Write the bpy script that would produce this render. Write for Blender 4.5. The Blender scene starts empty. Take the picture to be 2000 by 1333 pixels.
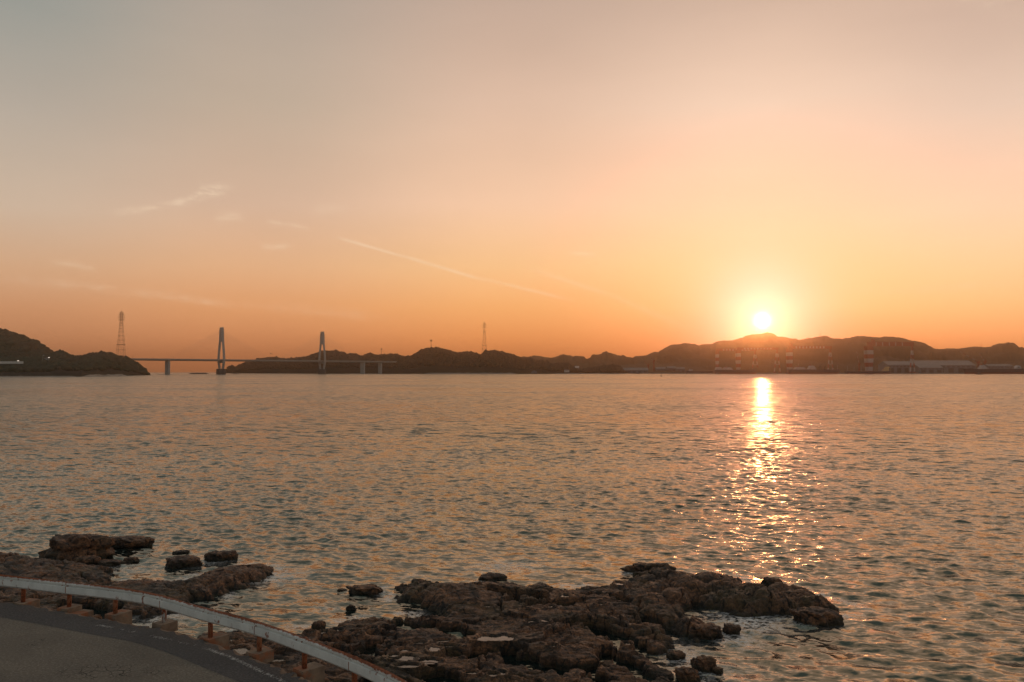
import bpy, math, random
import numpy as np
from mathutils import Vector
random.seed(7)
RNG = np.random.default_rng(11)
S = bpy.context.scene
COL = S.collection
R = math.radians

# ------------------------------------------------------------------ camera
F = 1664.0; W0, H0 = 2000.0, 1333.0; EYE = 724.5; CZ = 10.0; RE = 6371000.0
PITCH = math.atan((EYE - H0 / 2) / F)
cam_d = bpy.data.cameras.new("Camera"); cam = bpy.data.objects.new("Camera", cam_d); COL.objects.link(cam)
cam.location = (0, 0, CZ); cam.rotation_euler = (math.pi / 2 + PITCH, 0, 0)
cam_d.sensor_width = 36; cam_d.lens = F / W0 * 36; cam_d.clip_start = 0.5; cam_d.clip_end = 60000
S.camera = cam
S.view_settings.view_transform = 'Standard'; S.view_settings.look = 'None'
S.view_settings.exposure = 0; S.view_settings.gamma = 1; S.view_settings.use_curve_mapping = False
S.cycles.use_denoising = True
S.cycles.max_bounces = 6; S.cycles.volume_bounces = 0
S.cycles.sample_clamp_indirect = 4

cp, sp = math.cos(PITCH), math.sin(PITCH)
def ray(px, py):
    x = (px - W0 / 2) / F; y = (H0 / 2 - py) / F
    return np.array([x, cp - y * sp, sp + y * cp])
def at(px, py, z=0.0):
    d = ray(px, py); t = (z - CZ) / d[2]
    return np.array([d[0] * t, d[1] * t, z])
def atY(px, py, Y):
    d = ray(px, py); t = Y / d[1]
    return np.array([d[0] * t, Y, CZ + d[2] * t])
def drop(x, y): return -(x * x + y * y) / (2 * RE)
def shoreY(px, py):
    # distance (along Y) at which the curved sea shows at this pixel
    d = ray(px, py); dep = -d[2] / math.hypot(d[0], d[1])
    a = 1 / (2 * RE); disc = max(dep * dep - 4 * a * CZ, 0)
    r = (dep - math.sqrt(disc)) / (2 * a)
    return r * d[1] / math.hypot(d[0], d[1])

SUN_D = ray(1489, 627); SUN_D = SUN_D / np.linalg.norm(SUN_D)
SUN_EL = math.asin(SUN_D[2]); SUN_AZ = math.atan2(SUN_D[0], SUN_D[1])

# ------------------------------------------------------------------ node helper
class N:
    def __init__(s, tree): s.t = tree
    def new(s, typ, **k):
        n = s.t.nodes.new(typ)
        for a, b in k.items(): setattr(n, a, b)
        return n
    def put(s, sock, v):
        if isinstance(v, bpy.types.NodeSocket): s.t.links.new(v, sock)
        elif v is not None: sock.default_value = v
    def m(s, op, a, b=None, c=None, clamp=False):
        n = s.new('ShaderNodeMath', operation=op, use_clamp=clamp)
        s.put(n.inputs[0], a)
        if b is not None: s.put(n.inputs[1], b)
        if c is not None: s.put(n.inputs[2], c)
        return n.outputs[0]
    def v(s, op, a, b=None, scale=None):
        n = s.new('ShaderNodeVectorMath', operation=op)
        s.put(n.inputs[0], a)
        if b is not None: s.put(n.inputs[1], b)
        if scale is not None: s.put(n.inputs[3], scale)
        return n.outputs['Value'] if op in ('DOT_PRODUCT', 'LENGTH', 'DISTANCE') else n.outputs[0]
    def mr(s, x, a, b, c=0.0, d=1.0, smooth=False):
        n = s.new('ShaderNodeMapRange', interpolation_type='SMOOTHSTEP' if smooth else 'LINEAR')
        s.put(n.inputs[0], x)
        for i, q in zip((1, 2, 3, 4), (a, b, c, d)): s.put(n.inputs[i], q)
        return n.outputs[0]
    def mix(s, f, a, b, blend='MIX'):
        n = s.new('ShaderNodeMix', data_type='RGBA', blend_type=blend)
        s.put(n.inputs[0], f)
        for i, q in ((6, a), (7, b)):
            if not isinstance(q, bpy.types.NodeSocket): q = tuple(q)[:3] + (1,)
            s.put(n.inputs[i], q)
        return n.outputs[2]
    def noise(s, vec, scale, detail=3, rough=0.5, dist=0.0, col=False):
        n = s.new('ShaderNodeTexNoise'); s.put(n.inputs['Vector'], vec)
        n.inputs['Scale'].default_value = scale; n.inputs['Detail'].default_value = detail
        n.inputs['Roughness'].default_value = rough; n.inputs['Distortion'].default_value = dist
        return n.outputs['Color' if col else 'Fac']
    def ramp(s, f, stops):
        n = s.new('ShaderNodeValToRGB'); s.put(n.inputs[0], f)
        e = n.color_ramp.elements
        while len(e) > 1: e.remove(e[-1])
        e[0].position = stops[0][0]; e[0].color = tuple(stops[0][1]) + (1,)
        for p, c in stops[1:]:
            q = e.new(p); q.color = tuple(c) + (1,)
        return n.outputs[0]
    def xyz(s, v):
        n = s.new('ShaderNodeSeparateXYZ'); s.put(n.inputs[0], v); return n.outputs
    def comb(s, x, y, z):
        n = s.new('ShaderNodeCombineXYZ')
        for i, q in enumerate((x, y, z)): s.put(n.inputs[i], q)
        return n.outputs[0]

def lin(c):
    c = c / 255.0
    return c / 12.92 if c <= 0.04045 else ((c + 0.055) / 1.055) ** 2.4
def L3(t): return tuple(lin(c) / 2 for c in t)      # halved: ramp colours stay below 1, the gain below restores them

# ------------------------------------------------------------------ world: evening sky
world = bpy.data.worlds.new("World"); S.world = world; world.use_nodes = True
wt = world.node_tree; wt.nodes.clear(); n = N(wt)
SKYGAIN = 10.0      # colours are given at background strength 0.1
tc = n.new('ShaderNodeTexCoord'); D = n.v('NORMALIZE', tc.outputs['Generated'])
X = n.xyz(D)
az = n.m('ARCTAN2', X[0], X[1]); el = n.m('ARCSINE', X[2])
elf = n.mr(el, R(-2), R(90))
def elpos(px, py):
    d = ray(px, py); d = d / np.linalg.norm(d)
    return (math.degrees(math.asin(d[2])) + 2) / 92.0
def azof(px):
    d = ray(px, 500); return math.atan2(d[0], d[1])
ZEN = (104, 116, 126)
cols = [
 (-2.2, None, [(0.0, (160, 154, 148)), (0.1, (170, 169, 166)), (0.3, (162, 168, 170)), (0.62, (124,134,138)), (1.0, (104, 116, 126))]),
 (azof(0), 0, [(724, (176,116,82)), (700,(186,124,87)), (660,(197,137,97)), (600,(209,152,111)), (520,(217,174,138)), (400,(209,186,164)), (200,(185,174,161)), (0,(157,158,151)), (-400, (146,152,152))]),
 (azof(500), 500, [(724, (192,122,80)), (700,(205,132,88)), (660,(217,146,98)), (600,(229,164,113)), (520,(230,181,139)), (400,(218,185,160)), (200,(195,176,157)), (0,(180,166,153)), (-400, (162,158,154))]),
 (azof(1000), 1000, [(724, (212,126,74)), (700,(226,138,82)), (660,(243,158,95)), (600,(250,180,115)), (520,(252,201,146)), (400,(249,206,173)), (200,(226,193,170)), (0,(197,171,154)), (-400, (208,184,166))]),
 (azof(1489), 1489, [(724, (250,140,80)), (700,(262,154,92)), (660,(276,176,110)), (600,(296,207,140)), (520,(302,219,160)), (400,(288,220,180)), (200,(249,215,190)), (0,(214,184,164)), (-400, (236,200,176))]),
 (azof(1990), 1990, [(724, (240,140,80)), (700,(252,156,94)), (660,(270,178,112)), (600,(282,201,136)), (520,(284,214,160)), (400,(270,219,184)), (200,(237,207,186)), (0,(210,181,163)), (-400, (230,196,172))]),
 (2.2, None, [(0.0, (160, 154, 148)), (0.1, (170, 169, 166)), (0.3, (162, 168, 170)), (0.62, (124,134,138)), (1.0, (104, 116, 126))]),
]
c = None; pa = None
for a, px, st in cols:
    stops = [(p, L3(q)) for p, q in st] if px is None else [(elpos(px, y), L3(q)) for y, q in st] + [(0.62, L3((124,134,138))), (1.0, L3(ZEN))]
    r = n.ramp(elf, stops)
    if c is None: c = r
    else: c = n.mix(n.mr(az, pa, a, smooth=True), c, r)
    pa = a
# glow round the sun
cosang = n.v('DOT_PRODUCT', D, tuple(SUN_D))
ang = n.m('ARCCOSINE', n.m('MINIMUM', cosang, 0.9999999))
c = n.v('SCALE', c, scale=2.0)
def gexp(w, p=1.0):
    t = n.m('POWER', n.m('DIVIDE', ang, w), p)
    return n.m('EXPONENT', n.m('MULTIPLY', t, -1.0))
def addc(base, f, col):
    return n.mix(1.0, base, n.mix(f, (0, 0, 0), col), 'ADD')
c = addc(c, gexp(R(3.0), 1.6), (0.15, 0.07, 0.46))
c = addc(c, gexp(R(4.6), 1.2), (0.06, 0.05, 0.03))
# thin cirrus wisps and two condensation trails, fixed in the sky
wob = n.v('SUBTRACT', n.noise(D, 9.0, 4, 0.6, col=True), (0.5, 0.5, 0.5))
wob2 = n.v('SUBTRACT', n.noise(D, 60.0, 4, 0.6, col=True), (0.5, 0.5, 0.5))
Dw = n.v('ADD', n.v('ADD', D, n.v('SCALE', wob, scale=0.012)), n.v('SCALE', wob2, scale=0.0045))
brk = n.mr(n.noise(n.v('MULTIPLY', D, (40, 40, 160)), 1.0, 5, 0.65), 0.32, 0.66)
fine = n.mr(n.noise(D, 170.0, 4, 0.6), 0.3, 0.7, 0.35, 1.0)
brk2 = n.mr(n.noise(D, 30.0, 3, 0.6), 0.25, 0.7, 0.45, 1.0)
def streak(p0, p1, w, s, colr=(1.0, 0.80, 0.58), broken=True, head=0.25):
    a = ray(*p0); b = ray(*p1); a = a / np.linalg.norm(a); b = b / np.linalg.norm(b)
    nn = np.cross(a, b); nn /= np.linalg.norm(nn); tt = b - a; ln = np.linalg.norm(tt); tt /= ln
    src = Dw if broken else n.v('ADD', D, n.v('SCALE', wob2, scale=0.0012))
    ac = n.m('DIVIDE', n.v('DOT_PRODUCT', src, tuple(nn)), w)
    mask = n.m('EXPONENT', n.m('MULTIPLY', n.m('MULTIPLY', ac, ac), -1.0))
    al = n.m('DIVIDE', n.m('SUBTRACT', n.v('DOT_PRODUCT', src, tuple(tt)), float(np.dot(a, tt))), ln)
    e = n.m('MULTIPLY', n.mr(al, -0.05, head, smooth=True), n.mr(al, 1.05, 0.7, smooth=True))
    mask = n.m('MULTIPLY', n.m('MULTIPLY', mask, e), brk if broken else brk2)
    if broken: mask = n.m('MULTIPLY', mask, fine)
    return n.m('MULTIPLY', mask, s * 1.5), colr
for q in [((215, 416), (400, 388), .0030, .34), ((330, 402), (462, 366), .0042, .42), ((385, 372), (440, 372), .0060, .34),
          ((415, 428), (482, 424), .0055, .26), ((515, 432), (606, 448), .0022, .36), ((505, 484), (570, 482), .0035, .32),
          ((-60, 535), (560, 605), .0045, .16), ((520, 598), (760, 622), .0060, .14), ((95, 512), (190, 524), .0030, .22),
          ((1110, 496), (1170, 499), .0022, .25), ((600, 415), (690, 404), .0060, .15), ((1600, 240), (1660, 246), .0060, .12),
          ((1690, 280), (1780, 275), .0070, .10), ((1640, 570), (2040, 555), .0040, .10), ((1860, -10), (2000, 8), .010, .12)]:
    f, k = streak(*q); c = n.mix(f, c, k)
for q in [((655, 463), (800, 505), .0016, .50), ((780, 498), (960, 552), .0020, .40), ((930, 541), (1130, 590), .0021, .26),
          ((1030, 523), (1215, 584), .0026, .20), ((1190, 575), (1340, 640), .0035, .14)]:
    q = q[:3] + (q[3] * .55,); f, k = streak(*q, broken=False, head=0.2); c = n.mix(f, c, k)
# faint mottling so the gradient is not perfectly even
mot = n.mr(n.noise(n.v('MULTIPLY', D, (4, 4, 14)), 1.0, 4, 0.55), 0.3, 0.7, 0.975, 1.025)
c = n.v('SCALE', c, scale=mot)
# the visible sun disc (its light comes from the sun lamp)
disc = gexp(R(0.42), 2.0)
c = addc(c, disc, (2.2, 2.1, 2.1))
sky = n.new('ShaderNodeTexSky', sky_type='NISHITA', sun_disc=False, sun_elevation=SUN_EL, sun_rotation=SUN_AZ)
sky.dust_density = 3.0; sky.air_density = 1.2
c = n.v('SCALE', c, scale=n.m('ADD', n.m('MULTIPLY', n.m('EXPONENT', n.m('MULTIPLY', n.m('ABSOLUTE', el), -1 / R(3.0))), .21), 1.0))
cs = n.v('SCALE', c, scale=SKYGAIN)
fin = n.mix(0.04, cs, sky.outputs[0])
bg = n.new('ShaderNodeBackground'); bg.inputs['Strength'].default_value = 0.1
n.put(bg.inputs['Color'], fin)
wo = n.new('ShaderNodeOutputWorld'); wt.links.new(bg.outputs[0], wo.inputs[0])
world.cycles.sampling_method = 'MANUAL'; world.cycles.sample_map_resolution = 1024

# ------------------------------------------------------------------ sun
sl = bpy.data.lights.new("Sun", 'SUN'); so = bpy.data.objects.new("Sun", sl); COL.objects.link(so)
sl.energy = 0.085; sl.angle = R(0.7); sl.color = (1.0, 0.40, 0.14)
so.rotation_euler = Vector(tuple(SUN_D)).to_track_quat('Z', 'Y').to_euler()

# ------------------------------------------------------------------ materials
MATS = {}
def mat(name):
    m = bpy.data.materials.new(name); m.use_nodes = True; MATS[name] = m
    nn = N(m.node_tree); b = m.node_tree.nodes['Principled BSDF']
    return m, nn, b
def simple(name, col, rough=0.7, var=0.25, scale=0.5, metal=0.0, bump=0.0, bscale=5.0):
    m, q, b = mat(name)
    g = q.new('ShaderNodeNewGeometry').outputs['Position']
    f = q.noise(g, scale, 5, 0.6)
    d = tuple(x * (1 - var) for x in col); l = tuple(min(x * (1 + var), 1) for x in col)
    q.put(b.inputs['Base Color'], q.mix(q.mr(f, 0.3, 0.7), d, l))
    b.inputs['Roughness'].default_value = rough; b.inputs['Metallic'].default_value = metal
    if bump:
        bp = q.new('ShaderNodeBump'); bp.inputs['Distance'].default_value = bump
        q.put(bp.inputs['Height'], q.noise(g, bscale, 5, 0.6)); q.put(b.inputs['Normal'], bp.outputs[0])
    return m
simple('concrete', (.36, .33, .29), .85, .3, 1.5, bump=.02, bscale=12)
simple('concrete_far', (.33, .32, .29), .8, .12, .05)
simple('caisson', (.10, .095, .085), .9, .2, .1)
simple('steel_dark', (.05, .045, .04), .6, .2, .2)
simple('lattice', (.16, .075, .05), .6, .15, .1)
simple('cable', (.30, .30, .30), .5, .05, .1)
simple('crane_red', (.28, .045, .025), .5, .15, .1)
simple('crane_white', (.34, .32, .30), .5, .1, .1)
simple('ship_white', (.45, .44, .42), .5, .1, .1)
simple('ship_hull', (.035, .04, .055), .5, .2, .05)
simple('ship_keel', (.22, .03, .02), .6, .2, .05)
simple('shed_roof', (.145, .165, .155), .6, .15, .05)
simple('shed_wall', (.17, .18, .18), .7, .15, .05)
simple('shed_dark', (.06, .06, .06), .7, .15, .05)
simple('house_wall', (.55, .50, .44), .8, .1, .2)
simple('house_roof', (.10, .07, .06), .8, .1, .2)
simple('window_dark', (.02, .025, .03), .3, .1, .2)
simple('quay_concrete', (.14, .125, .11), .9, .3, .03)
simple('beach_sand', (.26, .22, .17), .95, .35, .03)
simple('bird_dark', (.03, .025, .02), .8, .1, 3)
simple('gold_panel', (.55, .38, .18), .6, .2, .1)
simple('green_hull', (.04, .07, .05), .6, .2, .1)

def foliage(name, dark, light, warm):
    m, q, b = mat(name)
    g = q.new('ShaderNodeNewGeometry').outputs['Position']
    f1 = q.mr(q.noise(g, .012, 4, .6), .35, .65); f2 = q.mr(q.noise(g, .12, 4, .6), .3, .7)
    cc = q.mix(f2, dark, light); cc = q.mix(q.m('MULTIPLY', f1, .6), cc, warm)
    q.put(b.inputs['Base Color'], cc); b.inputs['Roughness'].default_value = .9
    b.inputs['Specular IOR Level'].default_value = .15
    return m
foliage('canopy_near', (.034, .046, .028), (.068, .074, .046), (.088, .064, .046))
foliage('canopy_island', (.044, .042, .028), (.072, .060, .040), (.085, .055, .040))
foliage('hill_ground', (.030, .030, .020), (.05, .045, .03), (.06, .042, .030))
foliage('far_hill', (.060, .050, .032), (.085, .068, .042), (.10, .065, .042))

# rock
m, q, b = mat('rock')
P = q.new('ShaderNodeNewGeometry').outputs['Position']; pz = q.xyz(P)[2]
big = q.noise(P, .35, 4, .6, .5); mid = q.noise(q.v('MULTIPLY', P, (1, 1.4, 2.2)), 2.6, 8, .72, .6); fin_ = q.noise(P, 11, 6, .7)
cc = q.mix(q.mr(mid, .38, .64), (.024, .013, .008), (.40, .178, .076))
cc = q.mix(q.m('MULTIPLY', q.mr(big, .48, .64), .75), cc, (.070, .056, .022))
cc = q.mix(q.m('MULTIPLY', q.mr(q.noise(P, .8, 4, .6, 1.0), .54, .66), .55), cc, (.150, .082, .046))
cc = q.mix(q.mr(fin_, .36, .56, .72, 0.0), cc, (.026, .016, .011))
cc = q.mix(q.m('MULTIPLY', q.mr(q.noise(P, .55, 5, .65, .8), .50, .60), .75), cc, (.022, .015, .010))
wetn = q.m('ADD', pz, q.m('MULTIPLY', q.m('SUBTRACT', q.noise(P, .9, 4, .6), .5), .55))
wet = q.mr(wetn, .24, .08, smooth=True)
wc = q.mix(q.mr(q.noise(P, 5, 4, .6), .4, .65), (.012, .010, .007), (.042, .036, .014))
cc = q.mix(q.m('MULTIPLY', wet, .85), cc, wc)
vc = q.new('ShaderNodeTexVoronoi', feature='DISTANCE_TO_EDGE'); vc.inputs['Scale'].default_value = .9
q.put(vc.inputs['Vector'], q.v('ADD', q.v('MULTIPLY', P, (1, 1.5, .3)), q.v('SCALE', q.noise(P, 1.2, 4, .6, col=True), scale=.9)))
cc = q.mix(q.m('MULTIPLY', q.mr(vc.outputs[0], .035, .010), .9), cc, (.010, .007, .005))
barn = q.m('MULTIPLY', q.mr(q.noise(P, 22, 3, .6), .62, .70), q.mr(q.noise(P, .5, 2, .5), .56, .64))
cc = q.mix(q.m('MULTIPLY', barn, .55), cc, (.26, .20, .13))
q.put(b.inputs['Base Color'], cc)
q.put(b.inputs['Roughness'], q.mr(q.noise(P, 2.5, 4, .6), .3, .7, .36, .7))
b.inputs['Specular IOR Level'].default_value = .38
bp = q.new('ShaderNodeBump'); bp.inputs['Distance'].default_value = .16; bp.inputs['Strength'].default_value = 1.0
strat = q.noise(q.v('MULTIPLY', P, (1.6, 3.0, 9.0)), 1.0, 5, .65, .4)
q.put(bp.inputs['Height'], q.m('ADD', q.m('ADD', q.m('MULTIPLY', strat, .8), q.noise(P, 5, 6, .7)), q.m('MULTIPLY', fin_, .45)))
q.put(b.inputs['Normal'], bp.outputs[0])

# asphalt (main) and the newer strip along the edge
def asphalt(name, lo, hi, cracks):
    m, q, b = mat(name)
    P = q.new('ShaderNodeNewGeometry').outputs['Position']
    a1 = q.mr(q.noise(P, .22, 4, .6, .4), .35, .65); a2 = q.mr(q.noise(P, 17, 4, .8), .30, .70)
    cc = q.mix(a1, lo, hi); cc = q.mix(q.m('MULTIPLY', q.mr(a2, .5, 1), .6), cc, tuple(x * 2.3 for x in hi)); cc = q.mix(q.m('MULTIPLY', q.mr(a2, .4, .1), .5), cc, tuple(x * .4 for x in lo))
    cc = q.mix(q.m('MULTIPLY', q.mr(q.noise(P, .45, 3, .5, .3), .53, .56), .22), cc, tuple(x * .6 for x in lo))
    cc = q.mix(q.m('MULTIPLY', q.mr(q.noise(P, 1.3, 5, .65, 1.2), .58, .72), .35), cc, tuple(x * .5 for x in lo))
    if cracks:
        for (px, py, rx, ry, sc) in [(205, 1312, 1.15, .55, 3.2), (310, 1314, .4, .2, 4.5), (66, 1258, .16, .5, 5)]:
            o = at(px, py, 3.0)
            loc = q.v('SUBTRACT', P, (float(o[0]), float(o[1]), 3.0))
            e = q.v('LENGTH', q.v('MULTIPLY', loc, (1 / rx, 1 / ry, 0)))
            v = q.new('ShaderNodeTexVoronoi', feature='DISTANCE_TO_EDGE'); v.inputs['Scale'].default_value = sc
            q.put(v.inputs['Vector'], q.v('ADD', P, q.v('SCALE', q.noise(P, 3, 3, .6, col=True), scale=.35)))
            ln = q.m('MULTIPLY', q.mr(v.outputs[0], .030, .012), q.mr(e, 1.1, .7))
            cc = q.mix(q.m('MULTIPLY', ln, .85), cc, (.008, .008, .007))
    q.put(b.inputs['Base Color'], cc); b.inputs['Roughness'].default_value = .88
    b.inputs['Specular IOR Level'].default_value = .25
    bp = q.new('ShaderNodeBump'); bp.inputs['Distance'].default_value = .012
    q.put(bp.inputs['Height'], q.noise(P, 45, 3, .7)); q.put(b.inputs['Normal'], bp.outputs[0])
asphalt('asphalt', (.125, .106, .083), (.170, .143, .108), True)
asphalt('asphalt_edge', (.062, .057, .054), (.088, .081, .074), False)
m, q, b = mat('road_paint')
P = q.new('ShaderNodeNewGeometry').outputs['Position']
q.put(b.inputs['Base Color'], q.mix(q.mr(q.noise(P, 16, 4, .6), .42, .58), (.10, .09, .08), (.52, .49, .44)))
b.inputs['Roughness'].default_value = .8

# painted, rusting steel of the guard rail
def rusty(name, paint, amount, edge):
    m, q, b = mat(name)
    P = q.new('ShaderNodeNewGeometry').outputs['Position']; z = q.xyz(P)[2]
    f = q.noise(q.v('MULTIPLY', P, (1, 1, .45)), 5.0, 6, .7, .3)
    spots = q.mr(f, amount, amount + .05)
    if edge:
        e = q.mr(q.m('ADD', z, q.m('MULTIPLY', q.m('SUBTRACT', q.noise(P, 9, 5, .7), .5), .10)), 3.768, 3.79)
        e2 = q.mr(q.m('ADD', z, q.m('MULTIPLY', q.m('SUBTRACT', q.noise(P, 9, 5, .7), .5), .05)), 3.468, 3.455)
        spots = q.m('MAXIMUM', spots, q.m('MAXIMUM', e, q.m('MULTIPLY', e2, .7)))
    dirt = q.mr(q.noise(P, 2.2, 5, .65), .3, .7)
    pc = q.mix(dirt, tuple(x * .72 for x in paint), paint)
    rc = q.mix(q.mr(q.noise(P, 24, 3, .6), .3, .7), (.09, .022, .008), (.30, .085, .025))
    q.put(b.inputs['Base Color'], q.mix(spots, pc, rc))
    q.put(b.inputs['Roughness'], q.mr(spots, 0, 1, .42, .9))
    bp = q.new('ShaderNodeBump'); bp.inputs['Distance'].default_value = .004
    q.put(bp.inputs['Height'], q.noise(P, 40, 4, .6)); q.put(b.inputs['Normal'], bp.outputs[0])
rusty('rail_paint', (.64, .64, .59), .595, True)
rusty('post_paint', (.52, .50, .46), .47, False)
rusty('post_rust', (.32, .13, .06), .44, False)
m, q, b = mat('footing_concrete')
P = q.new('ShaderNodeNewGeometry').outputs['Position']
cc = q.mix(q.mr(q.noise(P, 3, 5, .6), .3, .7), (.11, .075, .05), (.25, .18, .12))
cc = q.mix(q.m('MULTIPLY', q.mr(q.noise(P, 1.6, 4, .6), .5, .6), .8), cc, (.26, .085, .03))
q.put(b.inputs['Base Color'], cc); b.inputs['Roughness'].default_value = .9
m, q, b = mat('seawall_concrete')
P = q.new('ShaderNodeNewGeometry').outputs['Position']
cc = q.mix(q.mr(q.noise(P, 1.2, 5, .6), .3, .7), (.05, .04, .03), (.20, .15, .10))
q.put(b.inputs['Base Color'], cc); b.inputs['Roughness'].default_value = .9

# lit lamp
m, q, b = mat('lamp_glow'); b.inputs['Emission Color'].default_value = (1, .85, .7, 1); b.inputs['Emission Strength'].default_value = 1.2

# sea water
m, q, b = mat('sea_water')
P = q.new('ShaderNodeNewGeometry'); pos = P.outputs['Position']
at_l = q.new('ShaderNodeAttribute', attribute_name='lod').outputs['Fac']
at_f = q.new('ShaderNodeAttribute', attribute_name='foam').outputs['Fac']
at_c = q.new('ShaderNodeAttribute', attribute_name='chop').outputs['Fac']
rot = q.new('ShaderNodeMapping'); rot.inputs['Rotation'].default_value = (0, 0, R(14)); q.put(rot.inputs[0], pos); rp = rot.outputs[0]
def rip(scx, scy, det, k):
    cN = q.noise(q.v('MULTIPLY', rp, (scx, scy, 1)), 1.0, det, .55, col=True)
    return q.v('SCALE', q.v('MULTIPLY', q.v('SUBTRACT', cN, (.5, .5, .5)), (1, 1, 0)), scale=k)
gust = q.mr(q.noise(q.v('MULTIPLY', pos, (.007, .012, 1)), 1.0, 4, .55), .34, .66, .50, 1.30)
pert = q.v('ADD', rip(2.4, 4.6, 4, 1.3), rip(.80, 1.7, 4, 1.7))
far = q.v('SCALE', q.v('ADD', rip(.36, .75, 4, 1.7), rip(.08, .10, 2, .15)), scale=at_c)
pert = q.v('SCALE', q.v('ADD', pert, far), scale=gust)
nrm = q.v('NORMALIZE', q.v('ADD', P.outputs['Normal'], pert))
q.put(b.inputs['Normal'], nrm)
fo = q.m('MULTIPLY', at_f, q.mr(q.noise(pos, 4.5, 6, .75, .8), .43, .55))
q.put(b.inputs['Base Color'], q.mix(fo, (.004, .012, .012), (.80, .74, .70)))
rr = q.m('MULTIPLY', q.mr(at_l, 0, 1, .15, .20), gust)
q.put(b.inputs['Roughness'], q.m('MAXIMUM', rr, q.m('MULTIPLY', fo, .7)))
b.inputs['IOR'].default_value = 2.1; b.inputs['Specular Tint'].default_value = (1, .97, .62, 1)  # warm reflected light put into the specular colour; raised IOR brightens reflections
m, q, b = mat('pool_water')
P = q.new('ShaderNodeNewGeometry').outputs['Position']
b.inputs['Base Color'].default_value = (.02, .018, .012, 1); b.inputs['Roughness'].default_value = .06; b.inputs['IOR'].default_value = 1.6
bp = q.new('ShaderNodeBump'); bp.inputs['Distance'].default_value = .006; q.put(bp.inputs['Height'], q.noise(P, 7, 3, .5)); q.put(b.inputs['Normal'], bp.outputs[0])

# ------------------------------------------------------------------ mesh helpers
def tag(o, label=None, cat=None, group=None, kind=None):
    if label: o['label'] = label
    if cat: o['category'] = cat
    if group: o['group'] = group
    if kind: o['kind'] = kind
    return o
def empty(name, loc=(0, 0, 0), label=None, cat=None, group=None, rz=0.0):
    o = bpy.data.objects.new(name, None); COL.objects.link(o)
    o.location = tuple(float(v) for v in loc); o.rotation_euler = (0, 0, rz); o.empty_display_size = 1
    return tag(o, label, cat, group)
def mk(name, V, Fq, mats, parent=None, smooth=False, mi=None, attrs=None):
    """V (n,3) array, Fq (m,4) or (m,3) int array or list of lists"""
    me = bpy.data.meshes.new(name)
    V = np.asarray(V, dtype=np.float64)
    if isinstance(Fq, np.ndarray):
        k = Fq.shape[1]; nf = len(Fq)
        me.vertices.add(len(V)); me.vertices.foreach_set('co', V.astype(np.float32).ravel())
        me.loops.add(nf * k); me.loops.foreach_set('vertex_index', Fq.astype(np.int32).ravel())
        me.polygons.add(nf); me.polygons.foreach_set('loop_start', np.arange(0, nf * k, k, dtype=np.int32))
        try: me.polygons.foreach_set('loop_total', np.full(nf, k, dtype=np.int32))
        except Exception: pass
    else:
        me.from_pydata([tuple(v) for v in V], [], Fq)
    if smooth: me.polygons.foreach_set('use_smooth', np.ones(len(me.polygons), dtype=bool))
    for x in (mats if isinstance(mats, (list, tuple)) else [mats]): me.materials.append(MATS[x])
    if mi is not None: me.polygons.foreach_set('material_index', np.asarray(mi, dtype=np.int32))
    if attrs:
        for a, vals in attrs.items():
            me.attributes.new(a, 'FLOAT', 'POINT').data.foreach_set('value', np.asarray(vals, dtype=np.float32))
    me.update(calc_edges=True); me.validate()
    o = bpy.data.objects.new(name, me); COL.objects.link(o)
    if parent: o.parent = parent
    return o
class G:
    """collects boxes / bars / prisms with a material slot each"""
    def __init__(s): s.V = []; s.Fc = []; s.M = []
    def hexa(s, pts, m=0):
        k = len(s.V); s.V += [tuple(float(c) for c in p) for p in pts]
        for f in ((0, 3, 2, 1), (4, 5, 6, 7), (0, 1, 5, 4), (1, 2, 6, 5), (2, 3, 7, 6), (3, 0, 4, 7)):
            s.Fc.append([k + i for i in f]); s.M.append(m)
    def box(s, c, d, m=0, top=1.0, topy=None):
        x, y, z = c; a, b, h = d[0] / 2, d[1] / 2, d[2]; t = top; u = top if topy is None else topy
        s.hexa([(x-a,y-b,z),(x+a,y-b,z),(x+a,y+b,z),(x-a,y+b,z),(x-a*t,y-b*u,z+h),(x+a*t,y-b*u,z+h),(x+a*t,y+b*u,z+h),(x-a*t,y+b*u,z+h)], m)
    def bar(s, p, q, w, h=None, m=0, w2=None, sides=None):
        h = h or w; w2 = w2 or w
        p = Vector([float(c) for c in p]); q = Vector([float(c) for c in q]); d = (q - p)
        if d.length < 1e-6: return
        d.normalize(); up = Vector((0, 0, 1)) if abs(d.z) < .95 else Vector((0, 1, 0))
        a = d.cross(up).normalized(); b = a.cross(d).normalized()
        if sides:
            k = len(s.V)
            for e, r in ((p, w / 2), (q, w2 / 2)):
                for i in range(sides):
                    t = 2 * math.pi * i / sides
                    s.V.append(tuple(e + a * (r * math.cos(t)) + b * (r * math.sin(t))))
            for i in range(sides):
                j = (i + 1) % sides; s.Fc.append([k + i, k + j, k + sides + j, k + sides + i]); s.M.append(m)
            s.Fc.append([k + i for i in range(sides)][::-1]); s.M.append(m)
            s.Fc.append([k + sides + i for i in range(sides)]); s.M.append(m)
            return
        f = w2 / w
        s.hexa([p-a*w/2-b*h/2, p+a*w/2-b*h/2, p+a*w/2+b*h/2, p-a*w/2+b*h/2, q-a*w/2*f-b*h/2*f, q+a*w/2*f-b*h/2*f, q+a*w/2*f+b*h/2*f, q-a*w/2*f+b*h/2*f], m)
    def build(s, name, mats, parent=None, smooth=False):
        return mk(name, s.V, s.Fc, mats, parent, smooth, mi=s.M)
def grid_faces(nr, nc, keep=None):
    i = np.arange(nr - 1)[:, None] * nc + np.arange(nc - 1)[None, :]
    f = np.stack([i, i + 1, i + nc + 1, i + nc], -1)
    if keep is not None: f = f[keep]
    return f.reshape(-1, 4)
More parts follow.
